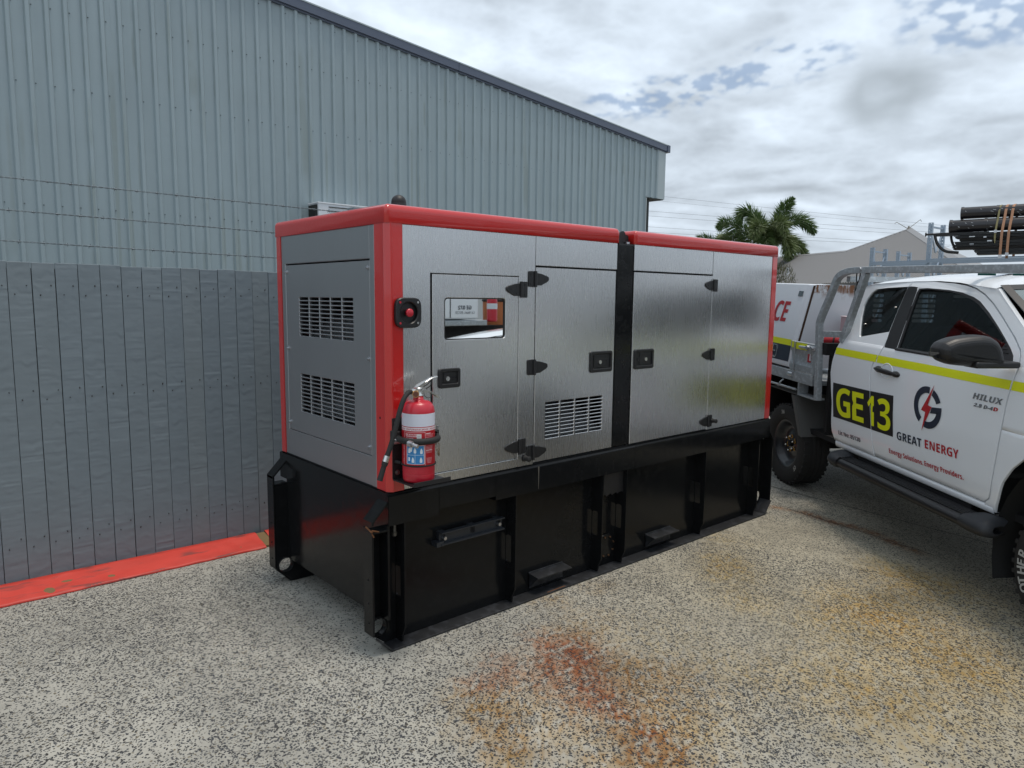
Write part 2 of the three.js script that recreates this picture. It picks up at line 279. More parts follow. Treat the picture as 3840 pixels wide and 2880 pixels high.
  const ground = new THREE.Mesh(g, std({ map, bumpMap: bump, bumpScale: 0.003, roughness: 0.85, vertexColors: true })); ground.name = 'ground'; ground.receiveShadow = true;
  tag(ground, 'pale exposed aggregate concrete yard with rust and yellow stains', 'ground', null, 'structure'); scene.add(ground);
  // two cracked joints in the slab beside the vehicle
  const jm = std({ color: col(0.03, 0.024, 0.018), roughness: 0.9 });
  const jn = (pts, w) => { const rows = pts.map(([x, z], i) => { const [px, pz] = pts[Math.max(0, i - 1)], [qx, qz] = pts[Math.min(pts.length - 1, i + 1)], l = Math.hypot(qx - px, qz - pz), nx = -(qz - pz) / l * w, nz = (qx - px) / l * w; return [[x + nx, groundY(x, z) + 0.004, z + nz], [x - nx, groundY(x, z) + 0.004, z - nz]]; }); return strip(rows); };
  const wob = (a, b, n, s) => Array.from({ length: n + 1 }, (_, i) => [lerp(a[0], b[0], i / n) + 0.02 * noise.noise(i * 0.7, s, 0), lerp(a[1], b[1], i / n)]);
  mesh('expansion_joint', jn(wob([4.38, -1.6], [4.42, 1.6], 40, 1.5), 0.005), jm, ground);
  mesh('expansion_joint', jn(wob([3.87, 0.05], [3.74, 1.3], 24, 6.5), 0.004), jm, ground);
  // the larger dark stones really stand proud of the cement near the camera
  const R2 = rng(99), stone = prep(new THREE.IcosahedronGeometry(1, 1)); stone.scale(1, 0.42, 0.66);
  const spots = []; while (spots.length < 42000) { const x = -1.7 + 4.9 * R2(), z = -1.7 + 4.4 * R2(); const dx = x + 1.776, dz = z - 2.9; if (dx * 0.66 - dz * 0.75 < 1.0 || Math.hypot(dx, dz) > 5.2) continue; if (fbm(x * 0.9, z * 0.9, 2, 3) + 0.55 * (R2() - 0.5) < -0.12) continue; if (x > -0.1 && x < 3.6 && z > -1.25 && z < 0.02) continue; spots.push([x, z]); }
  const im = new THREE.InstancedMesh(stone, std({ color: 0xffffff, roughness: 0.7 }), spots.length), d = new THREE.Object3D(), c = new THREE.Color();
  spots.forEach(([x, z], i) => { const s = 0.0030 + 0.0046 * Math.pow(R2(), 2.4); d.position.set(x, groundY(x, z) - s * 0.14, z); d.rotation.set(0.3 * (R2() - 0.5), R2() * 6.28, 0.3 * (R2() - 0.5)); d.scale.set(s * (0.9 + 0.5 * R2()), s, s * (0.75 + 0.5 * R2())); d.updateMatrix(); im.setMatrixAt(i, d.matrix); const k = 0.022 + 0.05 * Math.pow(R2(), 1.6), w = R2(); c.setRGB(k * (0.95 + 0.12 * w), k, k * (1.12 - 0.2 * w)); im.setColorAt(i, c); });
  im.name = 'aggregate_stone'; im.receiveShadow = im.castShadow = true; tag(im, 'dark grey aggregate stones set in the pale concrete yard', 'aggregate', null, 'stuff'); scene.add(im);
}

// ---------------------------------------------------------------- paling fence with barbed wire
{
  const FZ = -2.036, grain = tfbm(6, 810, 4), saw = vnoise(128, 812), saw2 = vnoise(64, 815), kn = vnoise(24, 818);
  const hb = tex(512, 1024, (u, v) => { const s = saw(u * 0.02, v), t = saw2(u * 0.15, v + 0.02 * kn(u, v)); return 0.5 + 0.6 * (s - 0.5) * sstep(0.3, 0.8, grain(u, v)) + 0.5 * (t - 0.5) + 0.15 * (kn(u, v * 4) - 0.5); });
  const cm = tex(512, 1024, (u, v) => { const q = grain(u, v), s = saw(u * 0.03, v), k = 0.91 + 0.11 * (q - 0.5) + 0.06 * (s - 0.5); return tint(1, 1, 1, k); }, true);
  hb.repeat.set(1.2, 0.55); cm.repeat.set(1.2, 0.55);
  const mats = [[0.205, 0.248, 0.275], [0.199, 0.243, 0.272], [0.209, 0.250, 0.273], [0.195, 0.238, 0.268]].map((c) => std({ color: col(...c), map: cm, bumpMap: hb, bumpScale: 0.003, roughness: 0.62 }));
  const fence = thing('paling_fence', 'tall grey painted timber paling fence topped with three barbed wires', 'fence');
  const R = rng(21), P = 0.1163, backM = std({ color: col(0.05, 0.052, 0.05), roughness: 0.9 });
  const seams = -1.228;
  for (let k = -24; k < 53; k++) {
    const x0 = seams + k * P, g = 0.0008 + 0.0016 * R() * R(), zo = (R() - 0.5) * 0.006, top = 1.913 - 0.0008 * k + (R() - 0.5) * 0.008, w = 0.0022 * (R() - 0.5);
    const q = prep(B(x0 + g, x0 + P - g, 0.0, top, FZ - 0.016 + zo, FZ + zo, 0.0025)); const uv = q.attributes.uv, ox = R() * 3, oy = R() * 5; for (let i = 0; i < uv.count; i++) uv.setXY(i, uv.getX(i) + ox, uv.getY(i) + oy);
    const p = q.attributes.position; for (let i = 0; i < p.count; i++) p.setX(i, p.getX(i) + w * (p.getY(i) - 1));
    mesh('paling', q, mats[Math.floor(R() * 4)], fence, { keep: true });
  }
  for (let k = -24; k < 53; k++) { const x0 = seams + k * P; mesh('backing_strip', B(x0 - 0.02, x0 + 0.02, 0, 1.88, FZ - 0.030, FZ - 0.0215), backM, fence); }
  const nails = []; for (let k = -24; k < 53; k++) for (const [y, s] of [[1.78, 0], [1.73, 1], [1.17, 0], [1.12, 1], [0.30, 0], [0.25, 1]]) { const x = seams + k * P + (s ? 0.034 : 0.09) + (R() - 0.5) * 0.01; nails.push(rod([x, y + (R() - 0.5) * 0.02, FZ], [x, y, FZ + 0.0045], 0.0032, 0.0032, 6)); }
  mesh('nail', nails, std({ color: col(0.03, 0.032, 0.035), roughness: 0.8 }), fence, { kind: 'stuff' });
  for (const y of [0.28, 1.15, 1.75]) mesh('rail', B(-4, 4.95, y - 0.04, y + 0.04, FZ - 0.075, FZ - 0.031), mats[3], fence);
  for (let x = -3.8; x < 5; x += 2.4) mesh('post', B(x, x + 0.1, 0, 2.42, FZ - 0.17, FZ - 0.07, 0.006), mats[2], fence);
  const wire = std({ color: col(0.16, 0.19, 0.21), metalness: 0.6, roughness: 0.55 });
  for (const [y0, sl, s] of [[2.382, -0.011, 0], [2.196, -0.015, 1], [2.024, -0.012, 2]]) {
    const f = (x) => y0 + sl * (x + 1) + 0.004 * Math.sin(x * 1.3 + s * 2), gs = [];
    for (const ph of [0, Math.PI]) { const pts = []; for (let i = 0; i <= 560; i++) { const x = -4 + 8.9 * i / 560, a = x * 95 + ph; pts.push([x, f(x) + 0.0028 * Math.cos(a), FZ - 0.03 + 0.0028 * Math.sin(a)]); } gs.push(tube(pts, 0.0021, 1680, 4)); }
    for (let x = -3.95 + s * 0.04; x < 4.8; x += 0.118) { const y = f(x), t = R() * 3; for (let q = 0; q < 2; q++) { const a = t + q * 1.9, c = Math.cos(a) * 0.015, d = Math.sin(a) * 0.015; gs.push(rod([x - 0.004 + q * 0.006, y - c, FZ - 0.03 - d], [x + 0.004, y + c, FZ - 0.03 + d], 0.0015, 0.001, 5)); } gs.push(rod([x - 0.007, y, FZ - 0.03], [x + 0.007, y, FZ - 0.03], 0.0055, 0.0055, 6)); }
    mesh('barbed_wire', gs, wire, fence);
  }
}
// red sleeved board along the foot of the fence
{
  const wr = tfbm(10, 921, 4), dirt = tfbm(12, 955, 5);
  const rm = tex(1024, 256, (u, v) => { const d = dirt(u, v), k = 0.8 * sstep(0.55, 0.80, d), f = 0.9 + 0.25 * (wr(u, v) - 0.5); return [gam(lerp(0.66, 0.16, k) * f), gam(lerp(0.055, 0.055, k) * f), gam(lerp(0.036, 0.05, k) * f)]; }, true, [0.45, 1.8]);
  const mat = std({ map: rm, roughness: 0.55 });
  const sleeve = (x0, x1, n) => {
    const rows = []; for (let i = 0; i <= n; i++) { const x = lerp(x0, x1, i / n), w = (q) => 0.016 * fbm(x * 3.1, q, 2.2, 3) + 0.011 * noise.noise(x * 10, q * 2, 5); const hb = 0.062 - 0.002 * x;
      rows.push([[x, 0.002, -1.802 + w(9) * 0.6], [x, 0.012 + w(7) * 0.2, -1.800 + w(9) * 0.6], [x, 0.018 + w(1) * 0.3, -1.812], [x, 0.030 + w(3), -1.865], [x, 0.042 + w(4), -1.92], [x, hb - 0.006 + w(5), -1.975], [x, hb, -2.005], [x, 0.03, -2.014], [x, 0.002, -2.014]]); }
    return strip(rows);
  };
  for (const [x0, x1, lab] of [[-4, 0.115, 'long red sleeved board on the ground along the grey fence'], [0.185, 4.6, 'short visible end of a red sleeved board behind the black tank corner']]) {
    const t = thing('sleeved_board', lab, 'board'); mesh('sleeve', sleeve(x0, x1, 220), mat, t);
    mesh('timber_core', mapV(B(x0 - 0.035, x1 + 0.035, 0.0, 0.05, -2.008, -1.815, 0.004), (x, y, z) => [x, y > 0.02 ? lerp(0.016, 0.05, clamp((-1.815 - z) / 0.19)) : 0.001, z]), std({ color: col(0.19, 0.125, 0.055), roughness: 0.8 }), t);
  }
}
// ---------------------------------------------------------------- big ribbed shed
{
  const SZ = -7.22, roofY = (x) => 5.80 - 0.0894 * (x - 3.77), fadeN = tfbm(7, 611, 4), streak = vnoise(64, 613);
  const sm = tex(1024, 1024, (u, v) => { const a = fadeN(u, v), s = streak(u, v * 0.05), k = 0.93 + 0.12 * (a - 0.5) + 0.08 * (s - 0.5), dt = 0.16 * sstep(0.66, 0.85, s) * sstep(0.45, 0.7, fadeN(u + 0.3, v)); return tint(1 - dt * 0.9, 1 - dt, 1 - dt * 1.3, k); }, true, [0.23, 0.17]);
  const dents = tfbm(5, 660, 3), db = tex(512, 512, (u, v) => dents(u, v), false, [0.5, 0.4]);
  const wall = std({ color: col(0.31, 0.385, 0.415), map: sm, bumpMap: db, bumpScale: 0.004, roughness: 0.42 }), trim = std({ color: col(0.085, 0.105, 0.15), roughness: 0.35 }), pale = std({ color: col(0.36, 0.42, 0.44), roughness: 0.4 }), dk = std({ color: col(0.03, 0.035, 0.035), roughness: 0.8 });
  const shed = thing('ribbed_shed', 'large pale blue grey ribbed metal shed with sloping dark roof trim', 'shed');
  const p0 = -0.477 - 0.1905 * 14, profile = (xs, n) => { const o = [[xs, 0]]; for (let k = 0; k < n; k++) { const c = xs + 0.0953 + 0.1905 * k; for (const [d, h] of [[-0.083, 0.0], [-0.038, 0.0], [-0.033, 0.004], [-0.021, 0.030], [-0.015, 0.034], [0.015, 0.034], [0.021, 0.030], [0.033, 0.004], [0.038, 0], [0.083, 0]]) o.push([c + d, h]); } o.push([xs + 0.1905 * n, 0]); return o; };
  const R = rng(5);
  for (let xs = p0 - 0.0953; xs < 11.3; xs += 0.762) {
    const n = Math.min(4, Math.round((11.36 - xs) / 0.1905)); if (n < 1) break; const zo = (R() - 0.5) * 0.003, pr = profile(xs, n);
    const part = (l, y0) => strip(l.map(([x, h]) => [[x, y0, SZ + h + zo], [x, 2.6, SZ + h + zo], [x, roofY(x) - 0.06, SZ + h + zo]].filter((q, i) => i !== 1 || y0 < 2.6)).map((r) => r.slice().reverse()));
    const g = []; const lo = pr.filter(([x]) => x < 10.967), hi = pr.filter(([x]) => x >= 10.967);
    if (lo.length > 1) g.push(part(lo, 0)); if (hi.length > 1) g.push(part(lo.length ? [lo[lo.length - 1], ...hi] : hi, 3.97));
    mesh('wall_sheet', g, wall, shed);
  }
  // flat backing body so that the shed has depth
  mesh('wall', [B(-14, 10.95, 0, 4.9, -24, SZ - 0.03), B(-14, 11.36, 3.975, 4.95, -24, SZ - 0.031)], pale, shed);
  mesh('wall', B(-14, -3.25, 0, 6.6, SZ - 0.03, SZ + 0.01), wall, shed);
  mesh('corner_flashing', [B(11.355, 11.605, 3.965, 5.06, SZ - 0.02, SZ + 0.034), B(11.58, 11.605, 3.965, 5.06, -24, SZ + 0.033)], pale, shed);
  mesh('soffit', B(10.95, 11.58, 3.95, 3.966, -24, SZ + 0.02), dk, shed);
  mesh('corner_post', [B(10.955, 10.985, 0, 3.95, SZ - 0.06, SZ + 0.03), B(10.985, 11.165, 0, 3.95, SZ - 0.6, SZ - 0.07)], [pale, dk][0], shed);
  mesh('side_wall', B(10.99, 11.17, 0, 3.949, -24, SZ - 0.05), dk, shed);
  const slope = (x0, x1, ya, yb, z0, z1) => mapV(B(x0, x1, 0, 1, z0, z1), (x, y, z) => [x, y > 0.5 ? roofY(x) + yb : roofY(x) + ya, z]);
  for (const [a, b] of [[-14, -2.2], [-2.19, 5.81], [5.818, 11.61]]) mesh('barge_board', [slope(a, b, -0.09, 0.03, SZ - 0.01, SZ + 0.075), slope(a, b, -0.115, -0.09, SZ - 0.01, SZ + 0.045)], trim, shed);
  mesh('barge_cap', slope(11.60, 11.69, -0.105, 0.045, SZ - 0.02, SZ + 0.09), trim, shed);
  mesh('roof', [slope(-14, 11.7, 0.031, 0.05, -24, SZ + 0.082)], pale, shed);
  const sc = []; for (let k = 0; k < 76; k++) { const x = p0 + 0.1905 * k + 0.045; for (const y of [2.77, 4.145, 5.01]) if (y < roofY(x) - 0.15 && (x < 10.9 || y > 4.1)) sc.push(rod([x, y, SZ], [x, y, SZ + 0.008], 0.008, 0.006, 6)); if (k % 2) sc.push(rod([x, roofY(x) - 0.2, SZ], [x, roofY(x) - 0.2, SZ + 0.008], 0.008, 0.006, 6)); }
  mesh('screw', sc, std({ color: col(0.10, 0.12, 0.13), roughness: 0.6 }), shed, { kind: 'stuff' });
  // air conditioner outdoor unit on the wall
  const ac = thing('air_conditioner', 'white air conditioner outdoor unit on the shed wall above the fence', 'air conditioner');
  const acz = SZ + 0.06; mesh('casing', B(3.06, 3.98, 2.45, 3.075, acz, acz + 0.32, 0.012), M.whitePanel, ac);
  mesh('top_cover', B(3.05, 3.99, 3.065, 3.085, acz - 0.005, acz + 0.33, 0.006), M.whitePanel, ac);
  mesh('side_grille', [B(3.045, 3.058, 2.5, 3.05, acz + 0.03, acz + 0.29), ...Array.from({ length: 7 }, (_, i) => B(3.035, 3.047, 2.5, 3.05, acz + 0.05 + i * 0.035, acz + 0.058 + i * 0.035))], dk, ac);
  mesh('front_grille', [...Array.from({ length: 9 }, (_, i) => B(3.22, 3.62, 3.02 - i * 0.055, 3.03 - i * 0.055, acz + 0.318, acz + 0.335))], dk, ac);
  mesh('bracket', [B(3.15, 3.19, 2.38, 2.45, SZ, acz + 0.3), B(3.8, 3.84, 2.38, 2.45, SZ, acz + 0.3)], M.galv, ac);
}

// ---------------------------------------------------------------- generator set
const gen = thing('generator_set', 'large stainless and red enclosed diesel generator on a black fuel tank base', 'generator');
{
  const L = 3.55, Wd = 1.226, ZE = 1.2265;
  // ---- black tank base
  const base = mesh('tank_base', [B(0.0, 3.55, 0.14, 0.79, -1.14, -0.085), B(-0.012, 3.55, 0.78, 0.797, -1.236, 0.004, 0.003), B(-0.012, 0.0, 0.16, 0.78, -1.14, -0.0), B(3.55, 3.556, 0.16, 0.78, -1.14, -0.085)], M.black, gen);
  const web = (z0, z1, hx) => {     // side web with chamfered feet and a round pipe hole near its ends
    const pts = [[0.02, 0.004], [3.53, 0.004], [3.62, 0.10], [3.62, 0.60], [3.55, 0.70], [3.55, 0.78], [-0.004, 0.78], [-0.004, 0.70], [-0.012, 0.615], [-0.09, 0.61], [-0.09, 0.095]];
    return ext(pts, z1 - z0, z0, [disc(-0.035, 0.115, 0.043, 28), disc(3.57, 0.13, 0.043, 28)]);
  };
  mesh('side_web', web(-0.088, -0.080), M.black, base); mesh('side_web', web(-1.146, -1.138), M.black, base);
  mesh('pipe_ring', [...[-0.088, -1.17].map((z) => lathe([[0.043, 0], [0.051, 0], [0.051, 0.036], [0.043, 0.036], [0.043, 0]], 28).rotateX(Math.PI / 2).translate(-0.035, 0.115, z))], M.black, base);
  // top rail: folded channel with bevelled upper edge, cut back over the first bay
  const railProf = (x0, x1, yb) => mergeGeometries([prep(B(x0, x1, yb, 0.7835, -0.080, 0.010)), prep(strip([x0, x1].map((x) => [[x, 0.783, 0.0102], [x, 0.791, 0.007], [x, 0.797, -0.003], [x, 0.800, -0.02]])))]);
  const endCap = (x, yb) => ext([[-0.08, yb], [0.01, yb], [0.01, 0.783], [-0.003, 0.797], [-0.08, 0.8]], 0.004).applyMatrix4(new THREE.Matrix4().set(0, 0, 1, x, 0, 1, 0, 0, 1, 0, 0, 0, 0, 0, 0, 1));
  mesh('top_rail', [railProf(-0.013, 0.288, 0.638), railProf(0.288, 0.660, 0.668), railProf(0.660, 1.842, 0.645), railProf(1.8435, 3.551, 0.643), endCap(-0.0135, 0.638), endCap(3.5475, 0.643), endCap(0.2845, 0.638), endCap(0.660, 0.645)], M.black, base);
  mesh('top_rail', B(-0.013, 3.551, 0.642, 0.797, -1.236, -1.146, 0.004), M.black, base);
  // end plate top lip and its rounded far corner
  mesh('end_lip', [toX(ext([[-1.229, 0.66], [-1.14, 0.66], [-1.14, 0.62], [-0.002, 0.62], [-0.002, 0.797], [-1.215, 0.797], [-1.229, 0.783]], 0.008), -0.006)], M.black, base);
  // ribs
  const rib = (x, w) => { const g = ext([[-0.08, 0.012], [-0.026, 0.012], [-0.020, 0.05], [0.004, 0.10], [0.006, 0.644], [-0.08, 0.644]].map(([z, y]) => [z, y]), 0.010, 0, [rrect(-0.0765, -0.032, 0.243, 0.403, 0.012)]); return toX(g, x + 0.002); };
  for (const x of [0.087, 0.821, 1.55, 1.781, 2.675, 3.418]) mesh('rib', rib(x), M.black, base);
  for (const x of [0.087, 0.821, 1.55, 1.781, 2.675, 3.418]) mesh('rib', rib(x).applyMatrix4(new THREE.Matrix4().makeScale(1, 1, -1)).translate(0, 0, -1.226), M.black, base);
  // bottom flange with turned-up ends
  const fl = (z0, z1) => [B(0.0, 3.535, 0.0, 0.011, z0, z1, 0.002), strip([[-0.088, 0.100], [0.004, 0.0055]].map(([x, y]) => [[x, y, z0], [x, y, z1]])), strip([[-0.094, 0.093], [-0.002, -0.001]].map(([x, y]) => [[x, y, z0], [x, y, z1]])), bar([-0.09, 0.096, z1 - 0.002], [0.003, 0.005, z1 - 0.002], 0.004, 0.010), bar([3.535, 0.006, (z0 + z1) / 2], [3.622, 0.104, (z0 + z1) / 2], z1 - z0, 0.010)];
  mesh('bottom_flange', fl(-0.080, 0.016), M.blackDust, base); mesh('bottom_flange', fl(-1.236, -1.146), M.black, base);
  // corner posts: outer flange strip, strap folded back to the tank at the top, cut cap with bare rusty edge
  const post = (z0, z1, sgn, x0, x1) => [B(Math.min(x0, x1), Math.max(x0, x1), 0.10, x0 < 0 ? (z0 < -1 ? 0.672 : 0.636) : 0.615, z0, z1, 0.002)];
  for (const [z0, z1] of [[-0.082, 0.004], [-1.226, -1.140]]) {
    const p = mesh('corner_post', [...post(z0, z1, 1, -0.100, -0.090), bar([-0.096, 0.668, (z0 + z1) / 2], [-0.010, 0.757, (z0 + z1) / 2], z1 - z0, 0.009), B(-0.100, -0.088, 0.655, 0.676, z0, z1, 0.003)], M.black, base);
    mesh('cut_edge', [B(-0.101, -0.006, 0.612, 0.622, z0 + 0.004, z1 - 0.002, 0.002)], M.black, p);
    if (z0 > -1) mesh('rusty_edge', [rod([-0.100, 0.640, z0 + 0.03], [-0.100, 0.626, z1 + 0.001], 0.004, 0.005, 6), rod([-0.100, 0.634, z1], [-0.062, 0.622, z1 + 0.001], 0.005, 0.003, 6), rod([-0.09, 0.600, z1], [-0.1, 0.618, z1], 0.004, 0.003, 6)], M.rust, p);
    else mesh('post_cap', B(-0.098, -0.002, 0.603, 0.611, z0, z1), M.black, p);
    mesh('bolt_hole', [[0.26], [0.38], [0.16]].map(([y]) => rod([-0.1005, y, z0 + 0.045], [-0.102, y, z0 + 0.045], 0.005, 0.005, 8)), M.dark, p);
  }
  for (const [z0, z1] of [[-0.082, 0.004], [-1.226, -1.140]]) mesh('corner_post', [...post(z0, z1, -1, 3.620, 3.630), bar([3.625, 0.61, (z0 + z1) / 2], [3.558, 0.69, (z0 + z1) / 2], z1 - z0, 0.009)], M.black, base);
  // fork pocket hoods, inspection flange, wavy gusset, mounting channel
  for (const x of [0.996, 2.094]) {
    const g = ext([[-0.08, 0.122], [0.004, 0.113], [0.004, 0.107], [-0.074, 0.113], [-0.074, 0.03], [-0.08, 0.03]], 0.282);
    mesh('fork_hood', [toX(g, x + 0.282), toX(ext([[-0.08, 0.115], [0.0, 0.109], [-0.074, 0.035], [-0.08, 0.035]], 0.006), x + 0.006), rod([x, 0.124, -0.078], [x + 0.28, 0.124, -0.078], 0.004, 0.004, 6)], M.blackDust, base);
  }
  const cover = mesh('inspection_cover', lathe([[0.0, 0.014], [0.074, 0.014], [0.082, 0.010], [0.082, 0], [0, 0]], 32).rotateX(Math.PI / 2).translate(1.672, 0.137, -0.080), M.black, base);
  mesh('bolt', Array.from({ length: 8 }, (_, i) => { const a = i * 0.785 + 0.3; return rod([1.672 + 0.066 * Math.cos(a), 0.137 + 0.066 * Math.sin(a), -0.067], [1.672 + 0.066 * Math.cos(a), 0.137 + 0.066 * Math.sin(a), -0.058], 0.006, 0.006, 6); }), std({ color: col(0.16, 0.09, 0.05), metalness: 0.7, roughness: 0.6 }), cover);
  { const t = [[1.556, 0.645]]; for (let i = 0; i <= 36; i++) { const x = lerp(1.556, 1.772, i / 36); t.push([x, 0.487 + 0.012 * Math.abs(Math.sin(i * 0.36)) + (i % 9 > 5 ? 0.01 : 0)]); } t.push([1.772, 0.645]); mesh('scalloped_gusset', ext(t, 0.008, -0.03), M.blackSoft, base); }
  const ch = mesh('mounting_channel', [toX(ext([[-0.016, -0.034], [0.016, -0.034], [0.016, -0.028], [-0.010, -0.026], [-0.010, 0.026], [0.016, 0.028], [0.016, 0.034], [-0.016, 0.034]], 0.43), 0.758).translate(0, 0.489, -0.040), ...[0.35, 0.55, 0.73].map((x) => B(x - 0.02, x + 0.02, 0.455, 0.523, -0.082, -0.05, 0.004)), B(0.30, 0.345, 0.45, 0.475, -0.082, -0.03)], std({ color: col(0.035, 0.04, 0.048), metalness: 0.3, roughness: 0.36 }), base);
  mesh('bolt', [[0.355], [0.728]].map(([x]) => rod([x, 0.488, -0.05], [x, 0.488, -0.030], 0.011, 0.010, 6)), M.zinc, ch);
  mesh('drain_plug', [rod([0.045, 0.645, -0.03], [0.045, 0.59, -0.03], 0.010, 0.010, 8), rod([0.045, 0.59, -0.03], [0.045, 0.572, -0.03], 0.015, 0.013, 6)], std({ color: col(0.12, 0.115, 0.10), metalness: 0.8, roughness: 0.5 }), base);
  mesh('rust_mark', [mapV(B(0, 0.15, 0.0112, 0.0120, -0.004, 0.0095), (x, y, z) => [1.07 + x, y, 0.0095 - (0.0095 - z) * (0.4 + 0.6 * Math.abs(Math.sin(x * 40)))])], M.rust, base);
  mesh('oil_streak', ext([[0.975, 0.785], [0.984, 0.785], [0.983, 0.72], [0.981, 0.655], [0.979, 0.655], [0.978, 0.74]], 0.0015, 0.010), std({ color: col(0.11, 0.10, 0.085), roughness: 0.5 }), base);

  // ---- canopy: corner posts
  const Lpost = (pts, y0, y1) => new THREE.ExtrudeGeometry(sh(pts), { depth: y1 - y0, bevelEnabled: false }).rotateX(Math.PI / 2).translate(0, y1, 0);   // shape (x, z) extruded downwards
  const near = [[0.082, 0.004], [0.026, 0.004], [0.022, 0.008], [0.016, 0.006], [-0.001, -0.010], [-0.004, -0.016], [-0.006, -0.022], [-0.004, -0.027], [-0.004, -0.107], [0.03, -0.107], [0.03, -0.03], [0.082, -0.03]];
  mesh('corner_column', Lpost(near, 0.803, 2.080), M.red, gen);
  mesh('corner_column', Lpost([[-0.004, -1.161], [-0.004, -1.215], [0.008, -1.227], [0.08, -1.227], [0.08, -1.2], [0.03, -1.2], [0.03, -1.161]], 0.803, 2.080), M.red, gen);
  mesh('corner_column', Lpost([[3.475, 0.004], [3.538, 0.004], [3.551, -0.008], [3.551, -0.1], [3.52, -0.1], [3.52, -0.03], [3.475, -0.03]], 0.803, 2.080), M.red, gen);
  mesh('corner_column', Lpost([[3.475, -1.23], [3.538, -1.23], [3.551, -1.218], [3.551, -1.12], [3.52, -1.12], [3.52, -1.2], [3.475, -1.2]], 0.803, 2.080), M.red, gen);
  // dark inner frame behind the gaps, floor, back and far end
  mesh('inner_frame', [B(0.22, 0.262, 0.81, 1.9, -0.05, -0.016), B(0.8, 0.86, 0.81, 1.9, -0.05, -0.016), B(0.93, 0.96, 0.81, 2.07, -0.05, -0.016), B(1.6, 1.81, 0.81, 2.07, -0.06, -0.018), B(2.63, 2.69, 0.81, 2.07, -0.05, -0.016), B(0.2, 2.7, 1.84, 1.93, -0.06, -0.022), B(0.2, 1.62, 0.81, 0.86, -0.05, -0.017), B(1.78, 2.7, 0.804, 0.815, -0.05, -0.017), B(0.03, 0.045, 0.81, 2.07, -1.11, -1.09), B(0.02, 0.05, 0.81, 2.07, -0.16, -0.14), B(0.02, 0.05, 1.88, 1.95, -1.11, -0.15), B(0.02, 0.05, 0.93, 0.98, -1.11, -0.15), B(0, 3.54, 0.798, 0.806, -1.22, -0.01)], M.dark, gen);
  mesh('back_panel', B(0.06, 3.5, 0.803, 2.08, -1.224, -1.212), M.zincPanel, gen);
  mesh('end_panel', B(3.535, 3.548, 0.803, 2.08, -1.13, -0.1), M.zincPanel, gen);
  mesh('inner_baffle', strip([[[1.0, 0.93, -0.05], [1.56, 0.93, -0.05]], [[1.0, 1.10, -0.30], [1.56, 1.10, -0.30]]]), M.galv, gen);
  mesh('inner_baffle', strip([[[0.07, 1.50, -1.05], [0.07, 1.50, -0.2]], [[0.26, 1.62, -1.05], [0.26, 1.62, -0.2]]]), M.galv, gen);
  mesh('inner_baffle', strip([[[0.07, 1.07, -1.05], [0.07, 1.07, -0.2]], [[0.26, 1.20, -1.05], [0.26, 1.20, -0.2]]]), M.galv, gen);
  // ---- front panels
  const slots = (x0, x1, y0, y1, nc, nr, gx, gy) => { const o = [], w = (x1 - x0 + gx) / nc, h = (y1 - y0 + gy) / nr; for (let i = 0; i < nc; i++) for (let j = 0; j < nr; j++) o.push(rrect(x0 + i * w, x0 + (i + 1) * w - gx, y0 + j * h, y0 + (j + 1) * h - gy, 0.003, 2)); return o; };
  const pl = (pts, holes = [], z = 0) => ext(pts, 0.018, z - 0.018, holes, 0.0022);
  mesh('front_panel', pl([[0.0835, 0.803], [0.9435, 0.803], [0.9435, 2.077], [0.0835, 2.077]], [rect(0.2435, 0.8235, 0.8525, 1.8555)]), M.steel, gen);
  mesh('front_panel', pl(rect(0.9475, 1.6265, 1.9175, 2.077)), M.steel, gen);
  mesh('front_panel', pl(rect(1.7905, 2.6575, 1.9175, 2.079)), M.steel, gen);
  mesh('front_panel', pl(rect(2.6625, 3.4745, 0.803, 2.079)), M.steel, gen);
  mesh('centre_column', [B(1.6320, 1.7855, 0.81, 2.073, -0.03, -0.004, 0.006)], M.black, gen);
  const d1 = mesh('door', pl(rect(0.2545, 0.8195, 0.8565, 1.8505), [rrect(0.3270, 0.7265, 1.5255, 1.7365, 0.018)], 0.001), M.steel, gen, { label: 'left door with a square corner viewing window' });
  mesh('window', [ext(rrect(0.331, 0.7225, 1.5295, 1.7325, 0.016), 0.004, -0.012)], phy({ color: col(0.9, 0.92, 0.92), metalness: 1, roughness: 0.015 }), d1);
  mesh('window_seal', [ext(rrect(0.3275, 0.726, 1.526, 1.736, 0.018), 0.012, -0.014, [rrect(0.3325, 0.721, 1.531, 1.731, 0.015)])], M.rubber, d1);
  const d2 = mesh('door', pl(rect(0.9485, 1.6175, 0.8125, 1.9075), slots(1.0335, 1.519, 0.9385, 1.1505, 4, 10, 0.012, 0.006), 0.001), M.steel, gen, { label: 'middle door with a slotted vent near its foot' });
  const d3 = mesh('door', pl(rect(1.7925, 2.6595, 0.8105, 1.9075), [], 0.001), M.steel, gen, { label: 'right door with its latch on the left' });
  // ---- end panels (plane x = 0; shape x is world z)
  const ple = (pts, holes = [], x = 0) => toX(ext(pts, 0.018, 0, holes, 0.002).translate(0, 0, -0.0), x + 0.018);
  mesh('end_panel', ple([[-1.159, 0.803], [-0.109, 0.803], [-0.109, 2.077], [-1.159, 2.077]], [rect(-1.1085, -0.1515, 0.9535, 1.9185)]), M.zincPanel, gen);
  mesh('end_strip', [toX(ext(rect(-0.1515, -0.109, 0.805, 2.076), 0.004, 0, [], 0.001), 0.0005), toX(ext(rect(-1.104, -0.1535, 1.9205, 2.075), 0.004, 0, [], 0.001), 0.0003)], M.zincPanel, gen);
